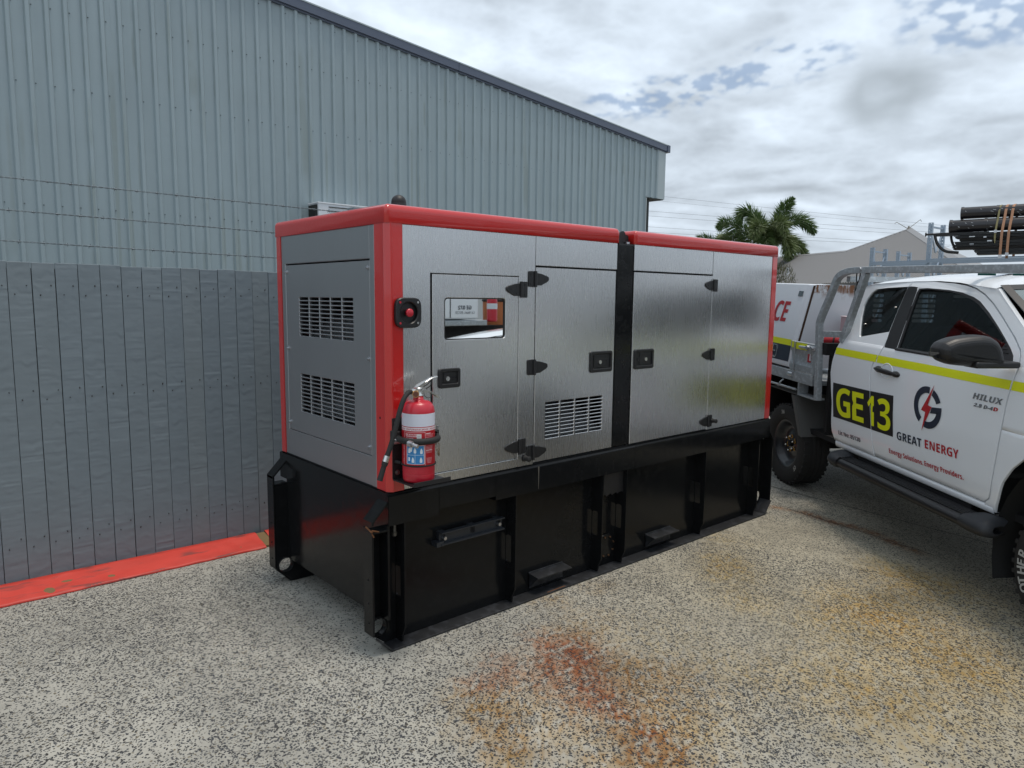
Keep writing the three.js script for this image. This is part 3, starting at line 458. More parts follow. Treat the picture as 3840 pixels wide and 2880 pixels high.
  const ap = mesh('access_panel', ple(rect(-1.1045, -0.1555, 0.9575, 1.9105), [...slots(-0.936, -0.3225, 1.5145, 1.7305, 5, 10, 0.011, 0.0065), ...slots(-0.936, -0.3225, 1.0815, 1.2985, 5, 10, 0.011, 0.0065)], -0.001), M.zincPanel, gen);
  mesh('bolt', [[-1.088, 1.872], [-0.175, 1.876], [-1.09, 1.435], [-0.173, 1.435], [-1.089, 1.002], [-0.177, 0.997]].map(([z, y]) => [rod([-0.001, y, z], [-0.005, y, z], 0.012, 0.012, 12), rod([-0.005, y, z], [-0.014, y, z], 0.0075, 0.007, 6)]).flat(), M.zinc, ap);
  // ---- roof caps with rolled upper edges
  const cap = (x0, x1, z0, z1, y0, y1, r, rc) => {
    const ring = (ins, y) => rrect(x0 + ins, x1 - ins, z0 + ins, z1 - ins, Math.max(rc - ins, 0.006), 5).map(([x, z]) => [x, y, z]), rows = [];
    rows.push(ring(0.028, y0)); rows.push(ring(0.0, y0)); for (let i = 0; i <= 7; i++) { const a = i / 7 * Math.PI / 2; rows.push(ring(r - r * Math.cos(a), y1 - r + r * Math.sin(a))); }
    for (const q of rows) q.push(q[0]);
    const g = strip(rows), top = new THREE.ShapeGeometry(sh(rrect(x0 + r, x1 - r, z0 + r, z1 - r, 0.008, 5))).applyMatrix4(new THREE.Matrix4().set(1, 0, 0, 0, 0, 0, 1, y1, 0, 1, 0, 0, 0, 0, 0, 1));
    return [g, top];
  };
  mesh('roof_cap', cap(-0.008, 1.643, -1.237, 0.007, 2.078, 2.166, 0.030, 0.022), M.red, gen);
  mesh('roof_cap', cap(1.787, 3.557, -1.237, 0.007, 2.080, 2.166, 0.030, 0.022), M.red, gen);
  mesh('roof_gutter', [B(1.643, 1.787, 2.066, 2.078, -1.22, -0.004), B(1.66, 1.77, 2.135, 2.143, -1.2, -0.12)], [M.blackSoft][0], gen);
  const lug = mesh('lifting_lug', [ext([[1.694, 2.078], [1.80, 2.078], [1.80, 2.128], [1.792, 2.135], [1.772, 2.137], [1.768, 2.150], [1.752, 2.158], [1.738, 2.158], [1.724, 2.150], [1.718, 2.138], [1.694, 2.136]].map(([x, y]) => [x - 0.022, y]), 0.012, -0.056)], M.blackSoft, gen);
  mesh('bolt', rod([1.753, 2.078, -0.03], [1.753, 2.092, -0.03], 0.016, 0.016, 6), M.zinc, lug);
  const dome = new THREE.SphereGeometry(0.0375, 28, 18).translate(0.194, 2.203, -0.2);
  mesh('antenna_dome', [dome, lathe([[0.038, 0], [0.038, 0.035], [0.03, 0.04]], 24).translate(0.194, 2.165, -0.2)], M.blackSoft, gen);
  // ---- hinges
  const hinge = (xp, y, dir, par) => {      // knuckle at xp, leaf tapering towards dir, fixed plate on the other side
    const m = (x) => xp + dir * x;
    const leaf = [[0.006, -0.034], [0.045, -0.034], [0.092, -0.014], [0.104, -0.004], [0.104, 0.010], [0.092, 0.018], [0.045, 0.030], [0.006, 0.034]].map(([x, q]) => [m(x), y + q]);
    const plate = rrect(Math.min(m(-0.048), m(-0.002)), Math.max(m(-0.048), m(-0.002)), y - 0.043, y + 0.043, 0.008);
    const h = mesh('hinge', [ext(dir < 0 ? leaf.slice().reverse() : leaf, 0.007, 0.001, [], 0.0015), ext(plate, 0.007, 0.0, [], 0.0015), rod([xp, y - 0.043, 0.009], [xp, y + 0.043, 0.009], 0.0095, 0.0095, 12)], M.plasticBlack, par);
    mesh('hinge_screw', [[0.03, 0.016], [0.03, -0.018], [0.07, 0.001], [-0.03, 0.026], [-0.03, -0.026]].map(([a, b]) => rod([m(a), y + b, 0.007], [m(a), y + b, 0.0095], 0.006, 0.006, 10)), M.blackSoft, h);
  };
  hinge(0.833, 1.784, -1, gen); hinge(0.833, 0.920, -1, gen);
  hinge(0.937, 1.843, 1, gen); hinge(0.937, 1.357, 1, gen); hinge(0.937, 0.873, 1, gen);
  hinge(2.672, 1.842, -1, gen); hinge(2.672, 1.351, -1, gen); hinge(2.672, 0.868, -1, gen);
  for (const [x, y] of [[0.878, 0.848], [2.722, 0.866]]) mesh('door_buffer', [lathe([[0, 0.046], [0.013, 0.045], [0.016, 0.04], [0.013, 0.024], [0.017, 0.008], [0.021, 0], [0, 0]].reverse(), 20).rotateX(Math.PI / 2).translate(x, y, 0)], M.rubber, gen);
  // ---- recessed paddle latches
  const latch = (x0, x1, y0, y1, par, flip) => {
    const l = mesh('latch', [ext(rrect(x0, x1, y0, y1, 0.014), 0.012, 0.0, [rrect(x0 + 0.017, x1 - 0.017, y0 + 0.022, y1 - 0.017, 0.006)], 0.003), ext(rect(x0 + 0.012, x1 - 0.012, y0 + 0.014, y1 - 0.012), 0.002, 0.0015)], M.plasticBlack, par);
    const w = x1 - x0, a = flip ? x0 + 0.05 * 1 : x0 + 0.032, b = flip ? x1 - 0.032 : x1 - 0.052, lo = y0 + 0.028, hi = y1 - 0.024;
    mesh('paddle', [B(a, b, lo, hi, 0.003, 0.0075, 0.002), B(flip ? x0 + 0.03 : x1 - 0.05, flip ? x0 + 0.05 : x1 - 0.03, lo + 0.025, hi - 0.028, 0.003, 0.0065, 0.001)], M.plasticBlack, l);
    const cx = (a + b) / 2 - (flip ? -0.006 : 0.004); mesh('lock_cylinder', [rod([cx, (lo + hi) / 2 - 0.004, 0.007], [cx, (lo + hi) / 2 - 0.004, 0.013], 0.0125, 0.0115, 18)], M.chrome, l);
  };
  latch(0.287, 0.421, 1.285, 1.384, d1, false); latch(1.397, 1.594, 1.296, 1.424, d2, false); latch(1.812, 2.006, 1.293, 1.420, d3, true);
  // ---- emergency stop in a black rounded shroud
  const sq = []; for (let i = 0; i < 72; i++) { const a = i / 72 * 6.28319, c = Math.cos(a), s = Math.sin(a), q = Math.pow(Math.pow(Math.abs(c), 4.2) + Math.pow(Math.abs(s), 4.2), -1 / 4.2); sq.push([0.1015 + 0.0715 * q * c, 1.664 + 0.0715 * q * s]); }
  const es = mesh('emergency_stop', [ext(sq, 0.024, 0.005, [disc(0.1015, 1.664, 0.050, 40)], 0.004), ext(disc(0.1015, 1.664, 0.055, 40), 0.003, 0.0055)], M.plasticBlack, gen);
  mesh('push_button', [lathe([[0, 0.034], [0.013, 0.033], [0.0195, 0.028], [0.020, 0.022], [0.013, 0.018], [0.013, 0.0], [0, 0]].reverse(), 28).rotateX(Math.PI / 2).translate(0.1015, 1.664, 0.0085)], M.redSatin, es);
  for (const [x, y, m] of [[0.052, 1.713, M.redSatin], [0.151, 1.713, M.chrome], [0.052, 1.615, M.redSatin], [0.151, 1.615, M.chrome]]) mesh('screw', rod([x, y, 0.026], [x, y, 0.0305], 0.0062, 0.0055, 12), m, es);
  // small scratch marks and holes on the panels
  mesh('bolt_hole', [rod([-0.0035, 1.158, -0.07], [-0.0048, 1.158, -0.07], 0.006, 0.006, 10), rod([0.0, 1.04, -0.152], [-0.002, 1.04, -0.152], 0.003, 0.003, 6)], M.dark, gen);

  // ---- extinguisher bracket bolted to the corner column
  const br = mesh('extinguisher_bracket', [B(0.014, 0.150, 0.868, 1.164, 0.0055, 0.0105, 0.001), B(0.016, 0.226, 0.862, 0.868, 0.0055, 0.190), B(0.016, 0.226, 0.862, 0.884, 0.186, 0.191, 0.001)], M.blackSoft, gen);
  mesh('bolt', [[0.036, 1.139], [0.040, 0.898]].map(([x, y]) => [rod([x, y, 0.010], [x, y, 0.012], 0.013, 0.013, 16), rod([x, y, 0.012], [x, y, 0.021], 0.0085, 0.008, 6)]).flat(), std({ color: col(0.30, 0.25, 0.24), metalness: 0.9, roughness: 0.35 }), br);
  const ex = [0.1025, 0.1], rr = 0.0775;
  const band = (y, r0, a0, a1, n = 40) => { const p = []; for (let i = 0; i <= n; i++) { const a = lerp(a0, a1, i / n); p.push([ex[0] + r0 * Math.sin(a), y, ex[1] + r0 * Math.cos(a)]); } return p; };
  mesh('clamp', [tube([[0.02, 1.078, 0.012], ...band(1.072, rr + 0.013, -1.55, 1.45, 30), [0.222, 1.072, 0.075]], 0.0155, 70, 12), B(0.0, 0.032, 1.055, 1.108, 0.008, 0.06, 0.006), B(0.185, 0.222, 1.056, 1.092, 0.06, 0.098, 0.006), B(0.207, 0.232, 1.050, 1.098, 0.07, 0.088, 0.004), tube(band(1.100, rr + 0.006, 0.9, 1.9, 12), 0.006, 20, 8)], M.rubber, br);
  mesh('clamp_bolt', [rod([0.005, 1.072, 0.050], [0.022, 1.063, 0.185], 0.0075, 0.0075, 10), rod([0.014, 1.066, 0.152], [0.018, 1.064, 0.176], 0.016, 0.015, 6), rod([-0.015, 1.062, 0.05], [0.03, 1.062, 0.05], 0.016, 0.016, 14), rod([0.02, 1.063, 0.18], [0.028, 1.058, 0.205], 0.009, 0.009, 8)], M.zinc, br);
  mesh('release_pin', [rod([0.222, 1.02, 0.083], [0.222, 1.118, 0.083], 0.0032, 0.0032, 8), rod([0.230, 1.03, 0.083], [0.2285, 1.116, 0.083], 0.0026, 0.0026, 8)], M.zinc, br);
  { const g = []; for (let i = 0; i < 15; i++) { const t = i / 14, x = lerp(0.205, 0.226, t), y = 1.045 - 0.075 * Math.sin(t * Math.PI) * 0.95; g.push(new THREE.TorusGeometry(0.0052, 0.0013, 5, 10).scale(0.7, 1.2, 1).rotateY(i % 2 ? 1.4 : 0.1).rotateZ(-Math.cos(t * Math.PI) * 0.5).translate(x + 0.012 * Math.sin(t * Math.PI), y, 0.09)); } mesh('chain', g, std({ color: col(0.30, 0.24, 0.15), metalness: 0.9, roughness: 0.4 }), br); }
  mesh('rubber_strap', [tube(band(0.953, rr + 0.003, -2.6, 2.6, 50), 0.0042, 90, 6), rod([0.030, 0.953, 0.012], [0.036, 0.953, 0.05], 0.008, 0.008, 8)], M.rubber, br);

  // ---- the extinguisher itself
  const fe = thing('fire_extinguisher', 'red dry powder fire extinguisher with white band clamped to the generator corner', 'fire extinguisher');
  const prof = [[0, 0.003], [0.06, 0.0], [0.071, 0.004], [0.0755, 0.014], [0.0765, 0.040], [0.0752, 0.0425], [0.0752, 0.045], [0.0768, 0.049], [0.0768, 0.084], [0.0755, 0.0865], [0.0755, 0.089], [0.0772, 0.093], [0.0775, 0.2], [0.0775, 0.342], [0.0765, 0.360], [0.0725, 0.378], [0.064, 0.394], [0.052, 0.404], [0.036, 0.409], [0.027, 0.411], [0.024, 0.414], [0.0235, 0.428], [0, 0.428]].map(([r, y]) => [r, y * 0.945]);
  const FY = 0.868; mesh('cylinder', lathe(prof, 56).translate(ex[0], FY, ex[1]), M.redSatin, fe);
  // printed wrap: white band, slogan strip and instruction label
  const cw = 1024, chh = 512, cv = document.createElement('canvas'); cv.width = cw; cv.height = chh; const cx = cv.getContext('2d');
  const y0 = 0.952, y1 = 1.1995, Y = (y) => (y1 - y) / (y1 - y0) * chh, X = (mm) => cw / 2 + mm / 487 * cw;      // mm from the middle of the side that faces out
  cx.fillStyle = '#b4101f'; cx.fillRect(0, 0, cw, chh);
  cx.fillStyle = '#d9dbe6'; cx.fillRect(0, 0, cw, Y(1.139));
  cx.fillStyle = '#e6dfe2'; cx.fillRect(0, Y(1.1355), cw, Y(1.1195) - Y(1.1355));
  cx.fillStyle = '#a81a30'; cx.font = 'italic bold 25px sans-serif'; for (let i = -2; i < 3; i++) { cx.fillText('PERFORMANCE', X(-62 + i * 118), Y(1.1225)); cx.fillText('HIGH', X(20 + i * 118), Y(1.1225)); }
  cx.strokeStyle = '#f0e6e6'; cx.lineWidth = 3; cx.strokeRect(X(-74), Y(1.113), X(34) - X(-74), Y(0.956) - Y(1.113));
  cx.fillStyle = '#f4eeee'; cx.font = 'bold 18px sans-serif'; cx.fillText('FIRE DETECTION', X(-66), Y(1.100)); cx.fillText('TECHNOLOGIES', X(-64), Y(1.092));
  cx.fillRect(X(-64), Y(1.087), 90, 3);
  cx.fillStyle = '#d8d4d2'; cx.fillRect(X(-6), Y(1.106), X(16) - X(-6), Y(1.083) - Y(1.106)); cx.fillStyle = '#7d7c80'; cx.font = '17px sans-serif'; cx.fillText('4.5', X(-2), Y(1.092));
  cx.fillStyle = '#e8e4e4'; cx.fillRect(X(-58), Y(1.052), X(30) - X(-58), Y(0.962) - Y(1.052)); cx.fillStyle = '#2f86c4'; cx.fillRect(X(-55), Y(1.050), X(27) - X(-55), Y(0.964) - Y(1.050));
  cx.fillStyle = '#e8f0f6'; cx.fillRect(X(-15), Y(1.050), 3, Y(0.964) - Y(1.050)); cx.fillRect(X(-55), Y(1.007), X(27) - X(-55), 3);
  for (const [a, b] of [[-48, 1.015], [-20, 1.015], [10, 1.012], [-30, 0.970], [8, 0.970]]) { cx.beginPath(); cx.moveTo(X(a), Y(b)); cx.quadraticCurveTo(X(a - 3), Y(b + 0.014), X(a + 5), Y(b + 0.027)); cx.quadraticCurveTo(X(a + 15), Y(b + 0.012), X(a + 10), Y(b)); cx.fill(); }
  cx.fillRect(X(-48), Y(0.995), 18, 36); cx.beginPath(); cx.moveTo(X(-40), Y(1.046)); cx.lineTo(X(-26), Y(1.046)); cx.lineTo(X(-30), Y(1.022)); cx.lineTo(X(-38), Y(1.022)); cx.fill();
  for (let i = 0; i < 11; i++) { cx.fillStyle = i % 4 ? '#e6c9cc' : '#ffffff'; const y = 1.108 - i * 0.0062 - (i > 4 ? 0.03 : 0); cx.fillRect(X(38), Y(y), (26 + (i * 37) % 19) * 2.1, i % 4 ? 3 : 5); } for (let i = 0; i < 5; i++) cx.fillRect(X(40 + i), Y(0.99 - i * 0.0055), 70 - i * 5, 3);
  for (let i = 0; i < 4; i++) { cx.strokeStyle = '#e4c4c8'; cx.lineWidth = 2; cx.strokeRect(X(-84), Y(1.075 - i * 0.03), 16, 28); }
  const wt = new THREE.CanvasTexture(cv); wt.colorSpace = THREE.SRGBColorSpace; wt.anisotropy = 8;
  const wrap = new THREE.CylinderGeometry(rr + 0.0009, rr + 0.0009, y1 - y0, 72, 1, true).rotateY(-0.62 + Math.PI).translate(ex[0], (y0 + y1) / 2, ex[1]);
  mesh('printed_wrap', wrap, phy({ map: wt, roughness: 0.35, clearcoat: 0.3 }), fe, { keep: true });
  // head: collar, valve body, gauge, carrying handle, squeeze lever, pin and tie
  const T = FY + 0.428 * 0.945, h = (dx, y, dz) => [ex[0] + dx, T + y, ex[1] + dz];
  mesh('collar', lathe([[0, 0], [0.024, 0], [0.024, 0.008], [0.019, 0.011], [0.017, 0.03], [0.019, 0.034], [0.019, 0.044], [0, 0.046]], 24).translate(...h(0, 0, 0)), M.chrome, fe);
  mesh('gauge', [rod(h(-0.02, 0.018, 0.006), h(-0.034, 0.016, 0.030), 0.0165, 0.0165, 20)], M.brass, fe);
  mesh('gauge_face', [rod(h(-0.034, 0.016, 0.030), h(-0.0355, 0.0158, 0.0325), 0.0125, 0.0125, 20)], std({ color: col(0.16, 0.06, 0.04), roughness: 0.3 }), fe);
  mesh('hose_fitting', [rod(h(-0.01, 0.028, 0.0), h(-0.052, 0.028, 0.012), 0.0125, 0.0125, 6), rod(h(0, 0.028, 0), h(-0.03, 0.028, 0.006), 0.010, 0.010, 12)], M.chrome, fe);
  const arm = (pts, w) => { const rows = []; for (const [x, y] of pts) rows.push([h(x, y - 0.004, -w), h(x, y, -w), h(x, y + 0.001, 0), h(x, y, w), h(x, y - 0.004, w)]); return strip(rows); };
  mesh('squeeze_lever', [arm([[-0.022, 0.035], [-0.02, 0.042], [0.0, 0.053], [0.03, 0.068], [0.06, 0.082], [0.085, 0.089], [0.102, 0.090]], 0.013), ...[-0.0125, 0.0125].map((z) => ext([[-0.022, 0.020], [0.006, 0.030], [0.035, 0.062], [0.03, 0.069], [0.0, 0.054], [-0.022, 0.040]], 0.002).translate(...h(0, 0, z - 0.001)))], M.chrome, fe);
  mesh('carrying_handle', [arm([[0.0, 0.024], [0.02, 0.030], [0.04, 0.028], [0.07, 0.019], [0.095, 0.006], [0.115, -0.010], [0.124, -0.016]], 0.013), ...[-0.0125, 0.0125].map((z) => ext([[0.0, 0.012], [0.03, 0.018], [0.06, 0.014], [0.09, 0.000], [0.115, -0.018], [0.122, -0.013], [0.095, 0.007], [0.06, 0.023], [0.02, 0.031], [0, 0.028]], 0.002).translate(...h(0, 0, z - 0.001)))], M.chrome, fe);
  mesh('spring_guard', [rod(h(0.012, 0.03, 0), h(0.03, 0.058, 0), 0.006, 0.006, 10), tube([h(0.02, 0.046, 0.012), h(0.045, 0.058, 0.014), h(0.065, 0.072, 0.01), h(0.06, 0.05, 0.014), h(0.035, 0.035, 0.014)], 0.0025, 24, 6)], M.blackSoft, fe);
  mesh('pull_ring', tube([h(0.022, 0.016, 0.014), h(0.026, 0.000, 0.018), h(0.044, -0.009, 0.019), h(0.062, -0.001, 0.018), h(0.066, 0.016, 0.014)], 0.0015, 24, 6), M.blackSoft, fe);
  mesh('hose', tube([h(-0.048, 0.028, 0.011), h(-0.072, 0.024, 0.022), h(-0.098, 0.004, 0.032), h(-0.124, -0.04, 0.040), h(-0.146, -0.1, 0.045), h(-0.172, -0.18, 0.046), h(-0.204, -0.262, 0.044)], 0.0115, 60, 12), M.rubber, fe);
  mesh('hose_ferrule', rod(h(-0.200, -0.251, 0.044), h(-0.2105, -0.279, 0.0438), 0.0145, 0.0145, 16), M.chrome, fe);
  mesh('nozzle', [rod(h(-0.2095, -0.277, 0.044), h(-0.216, -0.294, 0.0437), 0.0155, 0.014, 16), rod(h(-0.216, -0.294, 0.0437), h(-0.240, -0.360, 0.043), 0.0115, 0.0130, 16)], M.rubber, fe);
}

// ---------------------------------------------------------------- white utility vehicle (local frame: +x forward, +y up, +z its near side, origin on the ground under the rear axle)
{
  const d = V(-0.57516166, -0.03432741, 0.81731921), up = V(0, 1, 0).addScaledVector(d, -d.y).normalize(), sd = d.clone().cross(up);
  const place = (o) => { o.quaternion.setFromRotationMatrix(new THREE.Matrix4().makeBasis(d, up, sd)); o.position.set(5.3578, 0, 0.0564); return o; };
  const ute = place(thing('utility_truck', 'white extra cab utility truck with yellow stripe and GE13 sign on its doors', 'truck'));
  const YS = [0.45, 0.55, 0.62, 0.75, 1.0, 1.25, 1.33, 1.40, 1.46, 1.93, 1.97, 2.02], ZS = [0.86, 0.885, 0.915, 0.932, 0.930, 0.915, 0.908, 0.897, 0.878, 0.715, 0.68, 0.56];
  const interp = (X, Y, x) => { if (x <= X[0]) return Y[0]; for (let i = 1; i < X.length; i++) if (x <= X[i]) return lerp(Y[i - 1], Y[i], (x - X[i - 1]) / (X[i] - X[i - 1])); return Y[Y.length - 1]; };
  const zs = (y) => (interp(YS, ZS, y - 0.03) + 2 * interp(YS, ZS, y) + interp(YS, ZS, y + 0.03)) / 4;
  const mir = (g) => { const q = prep(g.clone(), true), p = q.attributes.position, n = q.attributes.normal; for (let i = 0; i < p.count; i++) { p.setZ(i, -p.getZ(i)); n.setZ(i, -n.getZ(i)); }
    for (let i = 0; i < p.count; i += 3) for (const A of [p, n]) { const a = [A.getX(i + 1), A.getY(i + 1), A.getZ(i + 1)]; A.setXYZ(i + 1, A.getX(i + 2), A.getY(i + 2), A.getZ(i + 2)); A.setXYZ(i + 2, ...a); } return q; };
  const both = (gs) => { const a = Array.isArray(gs) ? gs : [gs]; return [...a, ...a.map(mir)]; };
  // outer skin between a left and a right edge curve, following the section of the body side, with turned-in edges
  const skin = (Lc, Rc, y0, y1, off = 0, n = 26, c = 5, ret = 0.018) => {
    const ex = (C, y) => interp(C.map((q) => q[1]), C.map((q) => q[0]), y), rows = [];
    for (let i = 0; i <= n; i++) { const y = lerp(y0, y1, i / n), a = ex(Lc, y), b = ex(Rc, y), r = []; r.push([a + 0.001, y, zs(y) + off - ret], [a, y, zs(y) + off - 0.003]); for (let k = 0; k <= c; k++) r.push([lerp(a + 0.003, b - 0.003, k / c), y, zs(y) + off]); r.push([b, y, zs(y) + off - 0.003], [b - 0.001, y, zs(y) + off - ret]); rows.push(r); }
    const t = rows[n].map(([x, y, z]) => [x, y + 0.002, z - ret]), u = rows[0].map(([x, y, z]) => [x, y - 0.002, z - ret]);
    return strip([u, ...rows, t]);
  };
  const flat = (pts, th, off = 0, holes = []) => { const g = ext(pts, th, -th, holes); return mapV(g, (x, y, z) => [x, y, zs(y) + z + off]); };    // greenhouse plates: follow the (straight) upper side
  const decal = (pts, off = 0.003) => { const y = pts.map((p) => p[1]), lo = Math.min(...y), hi = Math.max(...y); const g = ext(pts, 0.001, 0); return mapV(g, (x, yy, z) => [x, yy, zs(yy) + off + z]); };
  const put = (g, x, y, off = 0.004) => mapV(g, (a, b, c) => [a + x, b + y, zs(b + y) + off + c]);

  const seamL = [[1.479, 0.634], [1.438, 0.798], [1.371, 1.074], [1.328, 1.23], [1.331, 1.326], [1.38, 1.376], [1.399, 1.439], [1.405, 1.47]];
  const seamR = [[2.560, 0.640], [2.600, 0.668], [2.612, 0.72], [2.630, 0.996], [2.636, 1.27], [2.647, 1.383], [2.648, 1.466]];
  const sh1 = (C, o) => C.map(([x, y]) => [x + o, y]);
  const rear = [[0.933, 0.641], [0.895, 0.70], [0.883, 0.778], [0.867, 0.944], [0.829, 1.061], [0.792, 1.18], [0.793, 1.275], [0.818, 1.386], [0.850, 1.473]];
  // lower body and doors
  const door = mesh('door', [skin(sh1(seamL, 0.005), sh1(seamR, -0.004), 0.645, 1.462)], M.white, ute, { label: 'front door with logo and mirror' });
  const rdoor = mesh('rear_door', [skin(rear, sh1(seamL, -0.002), 0.641, 1.462)], M.white, ute);
  const archL = [[2.636, 0.585], [2.669, 0.697], [2.694, 0.801], [2.747, 0.894], [2.84, 0.99], [2.98, 1.065], [3.10, 1.10], [3.13, 1.105]];
  const fenderLo = skin(sh1(seamR, 0.004).concat([]), archL.map(([x, y]) => [x, y]), 0.60, 1.10, 0, 20, 4), fenderHi = skin(sh1(seamR, 0.004), [[3.90, 1.1], [3.95, 1.3], [3.80, 1.47]], 1.10, 1.47, 0, 12, 8);
  const fenderFront = skin([[3.13, 1.104], [3.25, 1.09], [3.4, 1.03]].sort((a, b) => a[1] - b[1]), [[3.90, 1.0], [3.90, 1.104]], 1.03, 1.102, 0, 4, 4);
  const rocker = strip([0, 1].map((t) => [[lerp(0.945, 2.64, t), 0.580, 0.86], [lerp(0.945, 2.64, t), 0.582, 0.893], [lerp(0.945, 2.64, t), 0.592, 0.907], [lerp(0.945, 2.64, t), 0.612, 0.914], [lerp(0.945, 2.62, t), 0.634, 0.914], [lerp(0.945, 2.60, t), 0.637, 0.885]]));
  // roof: lofted across the cab, its side edges meeting the door frames
  const st = [[0.865, 1.875, 1.885], [0.89, 1.892, 1.915], [0.94, 1.906, 1.945], [1.05, 1.917, 1.972], [1.22, 1.929, 1.992], [1.45, 1.940, 2.010], [1.7, 1.946, 2.022], [1.9, 1.938, 2.024], [2.06, 1.922, 2.012], [2.17, 1.912, 1.985], [2.235, 1.906, 1.95]];
  const roofRows = st.map(([x, yr, yc]) => { const zr = zs(yr) + 0.004, r = []; for (let i = 0; i <= 36; i++) { const t = i / 36 * 2 - 1, a = Math.abs(t); r.push([x + 0.03 * (1 - a * a) * (x > 2 ? 1 : 0), yr + (yc - yr) * Math.pow(1 - Math.pow(a, 2.6), 0.62), zr * t]); } return r; });
  const arc = (l) => l;
  const topSeam = [[1.415, 1.938], [1.57, 1.945], [1.669, 1.942], [1.847, 1.935], [1.979, 1.921], [2.067, 1.902], [2.161, 1.867], [2.264, 1.812], [2.374, 1.738], [2.531, 1.626], [2.606, 1.561], [2.627, 1.526], [2.648, 1.466]];
  const wsEdge = [[2.80, 1.535], [2.566, 1.689], [2.51, 1.728], [2.354, 1.834], [2.252, 1.906], [2.217, 1.910], [2.06, 1.925], [1.9, 1.941]];
  const apillar = [...topSeam.slice(4).map(([x, y]) => [x + 0.006, y + 0.004]), [2.66, 1.47], [2.80, 1.47], ...wsEdge];
  const rwin = [[1.098, 1.472], [1.413, 1.453], [1.400, 1.568], [1.394, 1.729], [1.399, 1.874], [1.401, 1.901], [1.149, 1.886], [1.036, 1.874], [0.992, 1.845], [0.962, 1.79], [0.956, 1.741], [0.981, 1.655], [1.023, 1.572], [1.06, 1.51]];
  const rearQ = [[0.850, 1.455], [1.404, 1.455], [1.418, 1.938], [1.149, 1.926], [0.938, 1.909], [0.885, 1.892], [0.857, 1.83], [0.840, 1.717], [0.838, 1.614], [0.846, 1.51]];
  const body = mesh('body', both([fenderLo, fenderHi, fenderFront, rocker, flat(apillar, 0.03), strip([[[0.86, 0.62, 0.86], [0.84, 0.62, 0.3]], [[0.80, 1.2, 0.88], [0.80, 1.2, 0.3]], [[0.85, 1.45, 0.86], [0.83, 1.45, 0.3]]])]), M.white, ute);
  mesh('roof', strip(roofRows), M.white, ute);
  mesh('side_frame', [flat(rearQ, 0.025, 0.0, [rwin.map(([x, y]) => [clamp(x, 0, 1.3985), y])].map((h) => h.map(([x, y]) => [x + 0.0, y])))], M.white, ute);
  const other = [skin(rear, sh1(seamL, -0.002), 0.641, 1.462), skin(sh1(seamL, 0.005), sh1(seamR, -0.004), 0.645, 1.462), flat(rearQ, 0.025, 0, [rwin.map(([x, y]) => [clamp(x, 0, 1.3985), y])])];
  mesh('door', mir(other[1]), M.white, ute); mesh('rear_door', mir(other[0]), M.white, ute); mesh('side_frame', mir(other[2]), M.white, ute);
  // door frame, seals, pillar, glass
  const fwin = [[1.562, 1.461], [1.531, 1.722], [1.520, 1.860], [1.530, 1.888], [1.618, 1.894], [1.84, 1.885], [1.97, 1.87], [2.082, 1.844], [2.148, 1.82], [2.261, 1.755], [2.372, 1.682], [2.461, 1.619], [2.54, 1.559], [2.575, 1.524], [2.592, 1.491], [2.585, 1.465], [2.559, 1.454], [2.1, 1.452]].reverse();
  const outer = [[1.470, 1.455], [2.644, 1.455], ...topSeam.slice(0, -1).reverse().map(([x, y]) => [x - 0.001, y - 0.002]), [1.485, 1.938]];
  const frame = [[1.562, 1.455], [2.644, 1.455], ...topSeam.slice(0, -1).reverse().map(([x, y]) => [x - 0.002, y - 0.003]), [1.418, 1.935], [1.425, 1.908], [1.52, 1.905]];
  const inset = (pts, k) => { const cx = pts.reduce((s, p) => s + p[0], 0) / pts.length, cy = pts.reduce((s, p) => s + p[1], 0) / pts.length; return pts.map(([x, y]) => { const l = Math.hypot(x - cx, y - cy); return [cx + (x - cx) * (1 - k / l), cy + (y - cy) * (1 - k / l)]; }); };
  const wf = mesh('window_frame', [flat([[1.545, 1.4555], [2.643, 1.4555], ...topSeam.slice(0, -1).reverse().map(([x, y]) => [x - 0.002, y - 0.003]), [1.418, 1.935], [1.425, 1.905], [1.505, 1.900]], 0.02, -0.001, [inset(fwin, -0.004)])], M.white, door);
  mesh('window_seal', [flat(inset(fwin, -0.005), 0.016, -0.0025, [inset(fwin, 0.017)])], M.plasticBlack, door);
  mesh('window', [flat(inset(fwin, 0.012), 0.004, -0.010)], M.glass, door);
  mesh('belt_moulding', [strip([0, 1].map((t) => [[lerp(1.55, 2.44, t), 1.446, zs(1.446) + 0.002], [lerp(1.55, 2.44, t), 1.451, zs(1.45) + 0.008], [lerp(1.55, 2.44, t), 1.463, zs(1.463) + 0.007], [lerp(1.55, 2.44, t), 1.468, zs(1.468) - 0.006]]))], M.plasticBlack, door);
  mesh('pillar_trim', [flat([[1.418, 1.454], [1.556, 1.452], [1.528, 1.722], [1.512, 1.88], [1.478, 1.903], [1.402, 1.902], [1.400, 1.874], [1.396, 1.729], [1.402, 1.568]], 0.02, 0.0005)], M.plasticBlack, rdoor);
  mesh('window', [flat(inset(rwin, -0.004), 0.004, -0.012)], M.glass, rdoor);
  mesh('window_stud', [[1.34, 1.745], [1.27, 1.53], [1.06, 1.60]].map(([x, y]) => rod([x, y, zs(y) - 0.014], [x, y, zs(y) - 0.002], 0.0085, 0.007, 10)), M.chrome, rdoor);
  mesh('mirror_sail', [flat([[2.43, 1.452], [2.588, 1.455], [2.594, 1.49], [2.578, 1.526], [2.541, 1.561], [2.49, 1.60], [2.47, 1.55]], 0.012, 0.0), ...[1.535, 1.555, 1.575].map((y) => B(2.485, 2.54 - (y - 1.53) * 0.9, y - 0.003, y + 0.003, zs(y) - 0.004, zs(y) + 0.004))], M.plasticBlack, door);
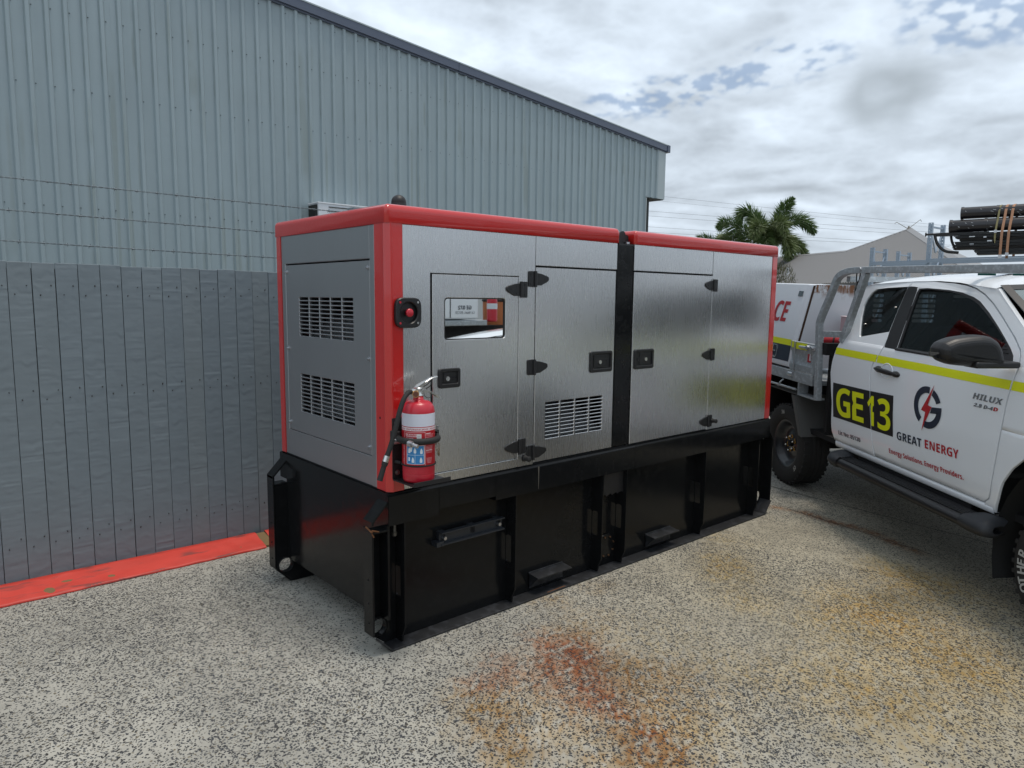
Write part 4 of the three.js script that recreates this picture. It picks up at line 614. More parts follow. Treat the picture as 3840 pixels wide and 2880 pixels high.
  for (const g of [inset(fwin, 0.004), inset(rwin, 0.0)]) mesh('window', [mir(flat(g, 0.004, -0.012))], M.glass, ute);
  mesh('pillar_trim', [mir(flat([[1.418, 1.454], [1.556, 1.452], [1.512, 1.88], [1.478, 1.903], [1.402, 1.902]], 0.02, 0.0005)), mir(flat(frame, 0.02, -0.001, [inset(fwin, -0.004)]))], M.white, ute);
  // wing mirror
  {
    const sil = [[0.972, 1.462], [1.164, 1.468], [1.26, 1.476], [1.315, 1.496], [1.340, 1.528], [1.344, 1.568], [1.322, 1.603], [1.265, 1.629], [1.19, 1.642], [1.12, 1.648], [1.06, 1.640], [1.015, 1.612], [0.985, 1.56]];
    const mg = new THREE.ExtrudeGeometry(sh(new THREE.CatmullRomCurve3(sil.map(([a, b]) => V(a, b, 0)), true, 'catmullrom', 0.3).getPoints(60).map((q) => [q.x, q.y])), { depth: 0.03, bevelEnabled: true, bevelThickness: 0.062, bevelSize: 0.05, bevelOffset: -0.05, bevelSegments: 6 });
    const wm = mesh('wing_mirror', [toX(mg, 2.60 + 0.02)].map((q) => mapV(q, (x, y, z) => [x - 0.10 * (z - 1.0), y, z])), M.plasticBlack, door);
    mesh('mirror_arm', [B(2.56, 2.68, 1.462, 1.50, 0.885, 1.16, 0.014, 2)], M.plasticBlack, wm);
    mesh('mirror_glass', [B(2.50, 2.508, 1.50, 1.61, 1.05, 1.27, 0.003)], M.mirrorGlass, wm).rotation.set(0, 0, 0);
    mesh('indicator', [mapV(toX(ext([[1.15, 1.512], [1.32, 1.508], [1.368, 1.520], [1.372, 1.548], [1.33, 1.546], [1.18, 1.532]], 0.01), 2.672), (x, y, z) => [x - 0.10 * (z - 1.0) - 1.1 * Math.max(0, z - 1.31), y, z])], phy({ color: col(0.035, 0.035, 0.037), roughness: 0.06, clearcoat: 1 }), wm);
  }
  // door handle with its scooped recess
  mesh('door_handle', [mapV(new THREE.SphereGeometry(1, 28, 14), (x, y, z) => { const k = x * 0.142, yy = 1.2885 + y * 0.0185 - 0.05 * k; return [1.528 + k, yy, 0.912 + 0.03 + z * 0.012 - 0.55 * k * k]; }), mapV(new THREE.SphereGeometry(1, 18, 12), (x, y, z) => [1.425 + x * 0.04, 1.292 + y * 0.024, 0.914 + z * 0.020]), mapV(new THREE.SphereGeometry(1, 18, 12), (x, y, z) => [1.628 + x * 0.045, 1.281 + y * 0.022, 0.914 + z * 0.020])], M.plasticBlack, door);
  mesh('handle_recess', [mapV(new THREE.TorusGeometry(0.052, 0.0045, 8, 40), (x, y, z) => [1.515 + x * 1.25, 1.292 + y, zs(1.292 + y) + 0.0005 + z])], M.white, door);
  // stripes and lettering
  const stripe = (x0, x1) => { const rows = [1.338, 1.352, 1.366, 1.380, 1.392].map((y, i) => [[x0, y - 0.0015 * (x0 - 0.8), zs(y) + 0.0022], [x1, y - 0.0015 * (x1 - 0.8), zs(y) + 0.0022]]); return strip(rows); };
  mesh('reflective_stripe', stripe(0.822, 1.372), M.yellow, rdoor); mesh('reflective_stripe', stripe(1.383, 2.640), M.yellow, door); mesh('reflective_stripe', stripe(2.652, 3.69), M.yellow, body);
  const slat = (pts) => { const rows = []; for (let i = 0; i <= 14; i++) { const t = i / 14, [a, b, c, dd] = pts, l = [lerp(a[0], b[0], t), lerp(a[1], b[1], t)], r = [lerp(dd[0], c[0], t), lerp(dd[1], c[1], t)]; rows.push([0, 0.5, 1].map((s) => { const x = lerp(l[0], r[0], s), y = lerp(l[1], r[1], s); return [x, y, zs(y) + 0.0022]; })); } return strip(rows); };
  mesh('fleet_sign', slat([[0.913, 0.830], [0.858, 1.105], [1.357, 1.117], [1.427, 0.836]]), M.ink, rdoor);
  mesh('fleet_sign', slat([[1.434, 0.835], [1.364, 1.118], [1.639, 1.128], [1.690, 0.838]]), M.ink, door);
  const big = (s, x, y, w, h) => { const g = text(s, h / CH, font, { shear: -0.2 }); const b = new THREE.Box3().setFromBufferAttribute(g.attributes.position); return put(mapV(g, (a, c) => [(a + 0.2 * c - b.min.x) * 1 / (b.max.x - b.min.x) * w - 0.2 * c, c * (h / (h)), 0]), x, y, 0.0042); };
  const fit = (s, x0, x1, y, h, f = font, sl = -0.2, off = 0.0042) => { const g = text(s, h / CH, f); const b = new THREE.Box3().setFromBufferAttribute(g.attributes.position); return mapV(mapV(g, (a, c) => [x0 + (a - b.min.x) / (b.max.x - b.min.x) * (x1 - x0), c, 0]), (a, c) => [a + sl * c, y + c + 0.018 * (a - x0), zs(y + c) + off]); };
  mesh('sign_lettering', [fit('G', 0.962, 1.158, 0.856, 0.222), fit('E', 1.184, 1.335, 0.860, 0.220)], M.yellow, rdoor);
  mesh('sign_lettering', [fit('1', 1.385, 1.464, 0.864, 0.220), fit('3', 1.510, 1.662, 0.862, 0.222)], M.yellow, door);
  mesh('licence_text', [fit('Lic No: 85120', 1.005, 1.308, 0.702, 0.032)], M.navy, rdoor);
  // logo: a broken ring shaped like a G with a red bolt through it
  const LC = [2.002, 1.112], ringArc = (a0, a1, r0, r1, n = 18) => { const o = [], i1 = []; for (let i = 0; i <= n; i++) { const a = lerp(a0, a1, i / n) * Math.PI / 180; o.push([LC[0] + r1 * Math.cos(a) * 0.98 - 0.2 * r1 * Math.sin(a), LC[1] + r1 * Math.sin(a)]); i1.push([LC[0] + r0 * Math.cos(a) * 0.98 - 0.2 * r0 * Math.sin(a), LC[1] + r0 * Math.sin(a)]); } return [...o, ...i1.reverse()]; };
  mesh('logo_ring', [decal(ringArc(80, 232, 0.094, 0.137)), decal(ringArc(22, 64, 0.094, 0.137, 8)), decal(ringArc(-104, -8, 0.094, 0.137, 14)), decal([[2.045, 1.121], [2.134, 1.130], [2.138, 1.092], [2.100, 1.085], [2.037, 1.079]])], M.navy, door);
  mesh('logo_bolt', [decal([[2.036, 1.266], [2.004, 1.128], [2.043, 1.122], [1.980, 0.950], [1.992, 1.078], [1.948, 1.086]], 0.0042)], M.redInk, door);
  mesh('company_name', [fit('GREAT', 1.738, 1.998, 0.832, 0.056)], M.navy, door); mesh('company_name', [fit('ENERGY', 2.031, 2.344, 0.841, 0.056)], M.redInk, door);
  mesh('company_slogan', [fit('Energy Solutions.', 1.664, 2.030, 0.714, 0.033), fit('Energy Providers.', 2.043, 2.402, 0.722, 0.033)], M.redInk, door);
  const badge = (s, x0, x1, y, h, mat) => mesh('badge', [mapV(ext(font.generateShapes(s, h / CH), 0.003), (a, c, z) => [a, c, z]).translate(0, 0, 0)].map((g) => { const b = new THREE.Box3().setFromBufferAttribute(g.attributes.position); return mapV(g, (a, c, z) => { const q = x0 + (a - b.min.x) / (b.max.x - b.min.x) * (x1 - x0); return [q + 0.2 * c, y + c, zs(y + c) + 0.001 + z]; }); }), mat, door);
  badge('HILUX', 2.382, 2.606, 1.240, 0.036, M.badge); badge('2.8 D-4', 2.399, 2.548, 1.195, 0.022, M.badge); badge('D', 2.555, 2.585, 1.196, 0.022, M.redInk);
  // bonnet, windscreen, front end
  const bon = []; for (let i = 0; i <= 10; i++) { const t = i / 10, x = lerp(2.68, 4.12, t), yc = lerp(1.585, 1.43, t * t), ye = lerp(1.565, 1.38, t * t), w = lerp(0.835, 0.76, t); const r = []; for (let k = 0; k <= 20; k++) { const s = k / 10 - 1; r.push([x + 0.06 * (1 - s * s), lerp(yc, ye, Math.pow(Math.abs(s), 3)) - (Math.abs(s) > 0.98 ? 0.03 : 0), w * s]); } bon.push(r); }
  mesh('bonnet', strip(bon), M.white, ute);
  const ws = [], bord = []; for (let i = 0; i <= 8; i++) { const t = i / 8, x = lerp(2.235, 2.80, t), y = lerp(1.925, 1.56, t) + 0.012 * Math.sin(Math.PI * t), w = lerp(0.70, 0.79, t), r = []; for (let k = 0; k <= 16; k++) { const s = k / 8 - 1; r.push([x + 0.075 * (1 - s * s), y + 0.02 * (1 - s * s), w * s]); } ws.push(r); }
  mesh('windscreen', strip(ws), M.windscreen, ute);
  const edge = (f) => ws.map((r) => f(r)); mesh('windscreen_border', [strip(ws.map((r) => [r[0], [lerp(r[0][0], r[2][0], 0.45), lerp(r[0][1], r[2][1], 0.45), r[0][2] + 0.045]].map(([x, y, z]) => [x + 0.002, y + 0.003, z]))), strip(ws.map((r) => [r[16], [lerp(r[16][0], r[14][0], 0.45), lerp(r[16][1], r[14][1], 0.45), r[16][2] - 0.045]].map(([x, y, z]) => [x + 0.002, y + 0.003, z]))), strip([ws[0], ws[0].map(([x, y, z]) => [x + 0.05, y - 0.027, z])].map((r) => r.map(([x, y, z]) => [x + 0.002, y + 0.003, z])))], M.plasticBlack, ute);
  mesh('cowl', [B(2.68, 2.86, 1.50, 1.535, -0.80, 0.80, 0.01)], M.plasticBlack, ute);
  mesh('bumper', [B(3.70, 4.28, 0.48, 0.95, -0.86, 0.86, 0.06, 3)], M.white, ute); mesh('grille', [B(3.95, 4.18, 0.95, 1.36, -0.62, 0.62, 0.02)], M.plasticBlack, ute);
  for (const s of [-1, 1]) mesh('headlight', [B(3.80, 4.10, 1.08, 1.30, s > 0 ? 0.58 : -0.84, s > 0 ? 0.84 : -0.58, 0.04, 3)], phy({ color: col(0.5, 0.52, 0.54), roughness: 0.08, clearcoat: 1 }), ute);
  // interior, underside
  mesh('interior', [B(0.98, 2.62, 0.66, 0.74, -0.80, 0.80), B(2.42, 2.78, 1.05, 1.47, -0.76, 0.76, 0.06, 2), ...[0.38, -0.38].map((z) => [B(1.62, 2.12, 0.95, 1.12, z - 0.25, z + 0.25, 0.05, 2), B(1.52, 1.68, 1.05, 1.62, z - 0.24, z + 0.24, 0.05, 2), B(1.56, 1.65, 1.62, 1.82, z - 0.12, z + 0.12, 0.03, 2)]).flat(), new THREE.TorusGeometry(0.185, 0.016, 8, 32).rotateY(Math.PI / 2).rotateZ(0.35).translate(2.27, 1.33, 0.38), B(0.9, 0.92, 0.65, 1.40, -0.8, 0.8), B(0.94, 2.3, 1.885, 1.895, -0.66, 0.66)], M.dark, ute);
  const slotsR = []; for (const [za, zb] of [[-0.30, -0.05], [0.10, 0.295], [0.555, 0.645]]) for (let k = 0; k < 6; k++) { const y = 1.605 + k * 0.0405; if (y < 1.84) slotsR.push(rrect(za, zb, y, y + 0.026, 0.0125, 4)); }
  mesh('rear_guard', [toX(ext(rect(-0.72, 0.72, 1.40, 1.885), 0.004, 0, slotsR), 0.868)], M.dark, ute);
  mesh('chassis', [B(-1.2, 3.6, 0.50, 0.62, 0.32, 0.42), B(-1.2, 3.6, 0.50, 0.62, -0.42, -0.32), B(0.75, 2.5, 0.36, 0.50, -0.3, 0.3, 0.04), rod([0.0, 0.385, -0.75], [0.0, 0.385, 0.75], 0.06, 0.06, 14), rod([-0.0, 0.385, 0], [1.2, 0.46, 0], 0.05, 0.05, 12), new THREE.SphereGeometry(0.14, 16, 10).translate(0, 0.385, 0), rod([0.62, 0.42, 0.62], [0.86, 0.46, 0.55], 0.045, 0.05, 10), B(2.7, 3.6, 0.62, 1.3, -0.62, 0.62), B(-1.4, 3.8, 0.555, 0.60, -0.80, 0.80), B(-0.78, 0.60, 0.60, 1.0, -0.56, 0.58), B(-1.4, -0.47, 0.60, 1.0, -0.8, 0.80), B(0.7, 2.6, 0.44, 0.56, -0.62, 0.70, 0.05), B(2.65, 3.75, 0.45, 0.62, -0.55, 0.55, 0.05)], M.dark, ute);
  mesh('mud_flap', [toX(ext([[0.58, 0.34], [0.835, 0.344], [0.862, 0.365], [0.870, 0.40], [0.882, 0.53], [0.884, 0.60], [0.870, 0.70], [0.855, 0.80], [0.58, 0.80]], 0.012), 2.622)], M.rubber, ute);
  mesh('wheel_arch_liner', [strip(Array.from({ length: 18 }, (_, i) => { const a = lerp(-0.35, 3.3, i / 17), x = 3.17 - 0.52 * Math.cos(a), y = 0.42 + 0.62 * Math.sin(a); return [[x, y, 0.50], [x, y, 0.905]]; }))], M.rubber, ute);
  // side step: tube-edged tread plate with moulded end caps
  const step = mesh('side_step', [strip([[1.075, 0.0], [1.2, 0.0], [2.5, 0.0], [2.66, 0.0]].map(([x]) => [[x, 0.505, 0.90], [x, 0.470, 0.95], [x, 0.478, 1.02], [x, 0.500, 1.04], [x, 0.525, 1.04], [x, 0.545, 1.02], [x, 0.552, 0.985], [x, 0.556, 0.90]])), B(1.25, 2.45, 0.54, 0.58, 0.84, 0.90)], M.plasticBlack, ute);
  mesh('tread_strip', Array.from({ length: 5 }, (_, i) => B(1.16, 2.52, 0.549, 0.557, 0.912 + i * 0.021, 0.921 + i * 0.021, 0.002)), M.blackSoft, step);
  const capS = (s) => strip([[-0.02, 1.02], [0.3, 1.06], [0.75, 1.02], [0.97, 0.9], [1, 0.4]].map(([t, k]) => { const x = s > 0 ? 2.53 + 0.20 * t : 1.185 - 0.145 * t, lift = 0.030 * sstep(0, 0.5, t); return [[0.89, 0.50], [0.95, 0.467], [1.02, 0.474], [1.044, 0.502], [1.044, 0.530], [1.02, 0.556 + lift * 0.5], [0.93, 0.562 + lift], [0.88, 0.55 + lift]].map(([z, y]) => [x, 0.52 + (y - 0.52) * k, lerp(0.94, z, k)]); }));
  mesh('end_cap', capS(1), std({ color: col(0.022, 0.024, 0.028), roughness: 0.55 }), step); mesh('end_cap', capS(-1), std({ color: col(0.022, 0.024, 0.028), roughness: 0.55 }), step);
  // wheels
  const R = 0.386, tw = 0.135;
  const tyreProf = [[0.222, -0.098], [0.235, -0.118], [0.27, -0.131], [0.31, -0.135], [0.345, -0.131], [0.366, -0.124], [0.377, -0.112], [0.3815, -0.10], [0.3815, -0.052], [0.375, -0.049], [0.375, -0.041], [0.382, -0.038], [0.382, -0.006], [0.375, -0.004], [0.375, 0.004], [0.382, 0.006], [0.382, 0.038], [0.375, 0.041], [0.375, 0.049], [0.3815, 0.052], [0.3815, 0.10], [0.377, 0.112], [0.366, 0.124], [0.345, 0.131], [0.31, 0.135], [0.27, 0.131], [0.235, 0.118], [0.222, 0.098]];
  const wheelAt = (x, z, side, letters) => {
    const w = new THREE.Group(); w.name = named('wheel'); w.position.set(x, 0.384, z); w.userData = {}; ute.add(w); const q = (g) => g.rotateX(Math.PI / 2);
    const lugs = []; for (let i = 0; i < 40; i++) for (const s of [-1, 1]) { const a = (i + (s > 0 ? 0.5 : 0)) / 40 * 6.28319; lugs.push(B(0.366, 0.386, -0.012, 0.014, s > 0 ? 0.078 : -0.124, s > 0 ? 0.124 : -0.078, 0.003).rotateZ(a)); }
    mesh('tyre', [q(lathe(tyreProf, 72)), ...lugs], std({ color: col(0.018, 0.0175, 0.017), roughness: 0.82 }), w);
    const zz = side > 0 ? 1 : -1;
    mesh('rim', [q(lathe([[0.0, 0.052], [0.06, 0.052], [0.075, 0.045], [0.11, 0.048], [0.135, 0.03], [0.165, 0.036], [0.185, 0.06], [0.198, 0.085], [0.212, 0.104], [0.226, 0.112], [0.232, 0.106], [0.226, 0.09], [0.205, 0.06], [0.205, -0.09]].map(([r, y]) => [r, y * zz]), 48))], phy({ color: col(0.014, 0.016, 0.02), roughness: 0.4, clearcoat: 0.4 }), w);
    mesh('hub', [q(lathe([[0, 0.078], [0.022, 0.078], [0.03, 0.07], [0.03, 0.05], [0, 0.05]].map(([r, y]) => [r, y * zz]), 24))], M.dark, w);
    for (let i = 0; i < 6; i++) { const a = i / 6 * 6.28319 + 0.4, cx = 0.069 * Math.cos(a), cy = 0.069 * Math.sin(a); mesh('wheel_nut', [rod([cx, cy, 0.046 * zz], [cx, cy, 0.074 * zz], 0.010, 0.010, 6), new THREE.SphereGeometry(0.010, 10, 8).translate(cx, cy, 0.075 * zz)], M.chrome, w);
      mesh('nut_pointer', [new THREE.TorusGeometry(0.0145, 0.0035, 6, 16).translate(cx, cy, 0.056 * zz), ext([[-0.008, 0.013], [0.008, 0.013], [0, 0.036]], 0.003).rotateZ(i * 2.1).translate(cx, cy, 0.055 * zz)], std({ color: col(0.45, 0.24, 0.03), roughness: 0.5 }), w); }
    if (letters) for (const [s, a0] of letters) { let a = a0; const g = []; for (const ch of s) { const big = s.length > 2, t = text(ch, big ? 0.058 : 0.036); g.push(t.translate(-0.012, big ? 0.275 : 0.285, 0).rotateZ(-a).translate(0, 0, 0.1352)); a += big ? 0.165 : 0.105; } mesh('tyre_lettering', g, std({ color: col(0.42, 0.42, 0.40), roughness: 0.7 }), w); }
  };
  wheelAt(0, 0.737, 1, [['36', -0.22], ['OT', 2.15]]); wheelAt(3.135, 0.737, 1, [['OTHER', -2.15]]); wheelAt(0, -0.737, -1); wheelAt(3.135, -0.737, -1);
  // tray with galvanised coaming, gate, rope rail and flat mudguard
  const tray = new THREE.Group(); tray.name = 'tray'; ute.add(tray);
  mesh('floor', [B(-1.45, 0.50, 1.02, 1.06, -0.86, 0.86)], M.galv, tray);
  mesh('side_rail', [B(-1.45, 0.478, 1.012, 1.104, 0.862, 0.900, 0.003), B(-1.45, 0.478, 1.012, 1.104, -0.900, -0.862, 0.003)], M.galv, tray);
  mesh('side_gate', [B(0.045, 0.487, 1.112, 1.172, 0.870, 0.893, 0.003), strip([0.045, 0.487].map((x) => [[x, 1.172, 0.893], [x, 1.205, 0.876], [x, 1.28, 0.876], [x, 1.300, 0.890], [x, 1.33, 0.893]]).map((r) => r)), B(0.045, 0.487, 1.32, 1.378, 0.862, 0.893, 0.004), B(0.45, 0.487, 1.11, 1.378, 0.868, 0.8935)], M.galv, tray);
  mesh('reflective_tape', [B(0.07, 0.118, 1.318, 1.372, 0.8935, 0.895), B(0.150, 0.345, 1.312, 1.370, 0.8935, 0.895)], M.yellow, tray);
  mesh('gate_latch', [rod([0.235, 1.338, 0.905], [0.40, 1.342, 0.905], 0.012, 0.012, 10), B(0.36, 0.50, 1.325, 1.362, 0.893, 0.915, 0.006), rod([0.395, 1.345, 0.90], [0.395, 1.345, 0.93], 0.02, 0.02, 12), rod([0.462, 1.345, 0.90], [0.462, 1.345, 0.925], 0.016, 0.016, 12)], M.zinc, tray);
  mesh('drop_lever', [B(0.131, 0.148, 1.085, 1.375, 0.896, 0.906, 0.002), rod([0.07, 1.07, 0.905], [0.15, 1.07, 0.905], 0.021, 0.021, 14)], M.zinc, tray);
  mesh('sticker', [ext([[0.335, 1.21], [0.395, 1.21], [0.387, 1.305], [0.335, 1.305]], 0.001, 0.8775)], M.redInk, tray); mesh('sticker_figure', [ext([[0.368, 1.225], [0.392, 1.225], [0.388, 1.297], [0.376, 1.297]], 0.001, 0.879)], M.whitePanel, tray);
  mesh('frame_box', [B(0.235, 0.250, 0.90, 1.012, 0.80, 0.896), B(0.235, 0.535, 0.896, 0.91, 0.80, 0.896)], M.galv, tray);
  mesh('rope_rail', [rod([-1.4, 0.930, 0.915], [0.24, 0.946, 0.915], 0.0105, 0.0105, 12), ...[-0.9, -0.05].map((x) => tube([[x, 1.0, 0.89], [x - 0.015, 0.96, 0.92], [x - 0.035, 0.93, 0.92]], 0.008, 12, 8))], M.galv, tray);
  const guard = ext([[0.14, 0.882], [0.195, 0.884], [0.365, 0.528], [0.315, 0.535]], 0.006, 0.894); mesh('mudguard', [guard, bar([0.192, 0.884, 0.60], [0.364, 0.528, 0.60], 0.006, 0.60, [0, 0, 1]), B(-0.40, 0.16, 0.878, 0.884, 0.30, 0.85)], std({ color: col(0.10, 0.10, 0.095), roughness: 0.75 }), tray);
  mesh('rear_panel', [B(0.55, 0.60, 0.62, 1.35, -0.85, 0.80), B(0.50, 0.60, 1.30, 1.40, -0.8, 0.86)], M.dark, tray);
  // headboard and ladder rack
  const sweep = (pts, w, h, z) => { const rows = pts.map((p, i) => { const a = pts[Math.max(0, i - 1)], b = pts[Math.min(pts.length - 1, i + 1)], l = Math.hypot(b[0] - a[0], b[1] - a[1]), nx = -(b[1] - a[1]) / l * w / 2, ny = (b[0] - a[0]) / l * w / 2, k = 0.86; return [[nx, -h * k], [nx, h * k], [nx * k, h], [-nx * k, h], [-nx, h * k], [-nx, -h * k], [-nx * k, -h], [nx * k, -h], [nx, -h * k]].map(([q, zz]) => [p[0] + q, p[1] + ny * (q / (nx || 1e-9)), z + zz / 2]); }); return strip(rows); };
  const smooth = (pts, n = 60) => new THREE.CatmullRomCurve3(pts.map(([x, y]) => V(x, y, 0)), false, 'catmullrom', 0.4).getPoints(n).map((p) => [p.x, p.y]);
  const rack = new THREE.Group(); rack.name = 'ladder_rack'; ute.add(rack);
  const legP = smooth([[0.552, 0.90], [0.530, 1.15], [0.508, 1.38], [0.490, 1.52], [0.490, 1.575], [0.530, 1.655], [0.606, 1.775], [0.674, 1.895], [0.715, 1.955], [0.775, 1.990], [0.87, 2.012], [0.98, 2.020]], 70);
  for (const s of [1, -1]) mesh('hoop', [sweep([...legP, [1.4, 2.023], [2.4, 2.026], [3.30, 2.028]], 0.050, 0.050, 0.875 * s)], M.galv, rack);
  for (const s of [1, -1]) mesh('strut', [bar([1.105, 2.0, 0.875 * s], [0.860, 1.44, 0.875 * s], 0.045, 0.048), bar([0.58, 1.480, 0.875 * s], [0.875, 1.502, 0.875 * s], 0.045, 0.050)], M.galv, rack);
  mesh('cross_bar', [B(0.80, 0.85, 1.927, 1.972, -0.85, 0.85), B(2.0, 2.05, 2.0, 2.04, -0.85, 0.85), B(3.2, 3.25, 2.0, 2.04, -0.85, 0.85), B(0.49, 0.53, 1.455, 1.50, -0.85, 0.85)], M.galv, rack);
  mesh('rack_bolt', [rod([1.060, 2.026, 0.899], [1.060, 2.026, 0.908], 0.015, 0.014, 14)], M.zinc, rack);
  mesh('hook', [tube([[0.985, 1.996, 0.88], [0.988, 1.94, 0.88], [1.006, 1.925, 0.88], [1.024, 1.94, 0.88], [1.032, 1.996, 0.88]], 0.0055, 24, 6), tube([[1.006, 1.925, 0.88], [1.0, 1.905, 0.88], [1.01, 1.89, 0.88], [0.99, 1.875, 0.88], [0.98, 1.86, 0.88]], 0.0055, 20, 6)], M.blackSoft, rack);
  mesh('strap_end', [B(2.9, 3.0, 1.985, 1.997, 0.855, 0.895), B(2.28, 2.36, 1.985, 1.998, 0.84, 0.895), B(2.55, 2.60, 1.985, 1.997, 0.85, 0.895)], std({ color: col(0.01, 0.09, 0.075), roughness: 0.8 }), rack);
  // toolbox canopy on the tray: leaning white door with lettering, stripe and latch
  const cano = place(thing('tool_canopy', 'white tool canopy on the truck tray with red letters CE and yellow stripe', 'toolbox'));
  const zc = (y) => interp([1.11, 1.17, 1.38, 1.89], [0.876, 0.872, 0.846, 0.735], y), X1 = 0.035;
  const side = (x0, x1, y0, y1, off) => strip([0, 1, 2, 3, 4].map((i) => { const y = lerp(y0, y1, i / 4); return [[x0, y, zc(y) + off], [x1, y, zc(y) + off]]; }));
  const sec = (x, o = 0) => [[x, 1.11, 0.30], [x, 1.11, zc(1.11) - o], [x, 1.17, zc(1.17) - o], [x, 1.38, zc(1.38) - o], [x, 1.885, zc(1.885) - o], [x, 1.892, zc(1.89) - 0.02 - o], [x, 1.892, 0.31], [x, 1.11, 0.30]];
  const rustT = tfbm(16, 471, 4), vs1 = vnoise(64, 477), vstreak = (u) => vs1(u, 0.37);
  mesh('box_body', [strip([sec(-1.4, 0.03), sec(X1, 0.03)])], M.whitePanel, cano);
  const fw = ext(sec(0, 0.03).slice(0, 7).map(([, y, z]) => [z, y]), 0.006).applyMatrix4(new THREE.Matrix4().set(0, 0, 1, X1, 0, 1, 0, 0, 1, 0, 0, 0, 0, 0, 0, 1));
  const rt = tex(512, 512, (u, v) => { const s = rustT(u, v), e = vstreak(u), t = sstep(0.80, 0.97, v) * sstep(0.40, 0.62, s + 0.10 * (v > 0.9 ? 1 : 0)) * 0.9 + sstep(0.86, 0.99, v) * sstep(0.55, 0.75, e); const k = clamp(t); return [gam(lerp(0.60, 0.20, k)), gam(lerp(0.63, 0.085, k)), gam(lerp(0.66, 0.035, k))]; }, true);
  const fwm = prep(fw); { const p = fwm.attributes.position, uv = fwm.attributes.uv; for (let i = 0; i < p.count; i++) uv.setXY(i, (p.getZ(i) - 0.3) / 0.6, (p.getY(i) - 1.11) / 0.785); }
  mesh('front_wall', fwm, std({ map: rt, roughness: 0.5 }), cano, { keep: true, label: 'front wall with rust runs along its top edge' });
  mesh('rusty_seam', [strip([1.12, 1.17, 1.38, 1.885].map((y) => [[X1 + 0.0075, y, zc(y) - 0.030], [X1 + 0.0075, y, zc(y) - 0.046]])), strip([1.12, 1.17, 1.38, 1.885].map((y) => [[X1 + 0.0075, y, zc(y) - 0.030], [X1 - 0.02, y, zc(y) - 0.028]]))], std({ color: col(0.045, 0.022, 0.012), roughness: 0.9 }), cano);
  const dr = mesh('lift_door', [strip([[-1.38, 0], [X1 - 0.030, 0]].map(([x]) => [[x, 1.125, zc(1.125) - 0.02], [x, 1.125, zc(1.125) + 0.012], [x, 1.17, zc(1.17) + 0.014], [x, 1.38, zc(1.38) + 0.014], [x, 1.888, zc(1.885) + 0.010], [x, 1.897, zc(1.885) - 0.02]])), strip([[1.125], [1.17], [1.38], [1.888]].map(([y]) => [[X1 - 0.030, y, zc(y) + 0.013], [X1 - 0.004, y, zc(y) - 0.012], [X1 - 0.002, y, zc(y) - 0.03]]))], M.whitePanel, cano);
  mesh('reflective_stripe', side(-1.3, X1 - 0.031, 1.322, 1.379, 0.0165), M.yellow, dr); mesh('navy_panel', side(-1.3, X1 - 0.031, 1.172, 1.322, 0.0160), M.navy, dr);
  const lt = mesh('latch', [(() => { const g = ext([[-0.245, 1.185], [-0.165, 1.185], [-0.150, 1.2], [-0.150, 1.275], [-0.170, 1.312], [-0.245, 1.312]].map(([x, y]) => [x - 0.09, y]), 0.004, 0, [[[-0.325, 1.192], [-0.258, 1.192], [-0.247, 1.203], [-0.247, 1.272], [-0.265, 1.305], [-0.325, 1.305]]]); return mapV(g, (x, y, z) => [x, y, zc(y) + 0.017 + z]); })(), ...[1.20, 1.25].map((y) => B(-0.32, -0.26, y - 0.004, y + 0.004, zc(y) + 0.017, zc(y) + 0.028))], M.chrome, dr);
  const lc = (s, x0, x1, y, h) => { const g = text(s, h / CH); const b = new THREE.Box3().setFromBufferAttribute(g.attributes.position); return mapV(g, (a, c) => [x0 + (a - b.min.x) / (b.max.x - b.min.x) * (x1 - x0) + 0.10 * c, y + c, zc(y + c) + 0.0165]); };
  mesh('lettering', [lc('C', -0.50, -0.352, 1.532, 0.196), lc('E', -0.335, -0.228, 1.535, 0.192)], M.redInk, dr);
  mesh('data_plate', [side(-0.115, -0.03, 1.782, 1.832, 0.017), ...[1.797, 1.806, 1.816].map((y) => side(-0.095, -0.045, y, y + 0.003, 0.0185))], M.badge, dr);
  // loose things in the tray
  const pk = place(thing('pink_box', 'small faded pink box standing in the truck tray behind the cab', 'box')); mesh('box', [B(0.10, 0.30, 1.10, 1.600, 0.22, 0.455, 0.006)], std({ color: col(0.50, 0.36, 0.38), roughness: 0.7 }), pk); mesh('lid', [B(0.095, 0.305, 1.600, 1.612, 0.215, 0.46, 0.004)], std({ color: col(0.62, 0.52, 0.53), roughness: 0.6 }), pk);
  const jc = place(thing('red_container', 'red plastic container lying in the tray behind the galvanised post', 'container')); mesh('canister', [rod([0.30, 1.40, 0.70], [0.42, 1.40, 0.60], 0.05, 0.05, 16), rod([0.42, 1.40, 0.60], [0.46, 1.40, 0.57], 0.05, 0.022, 16)], M.redInk, jc); mesh('strap', [rod([0.36, 1.40, 0.65], [0.372, 1.40, 0.64], 0.053, 0.053, 16)], M.rubber, jc);
}

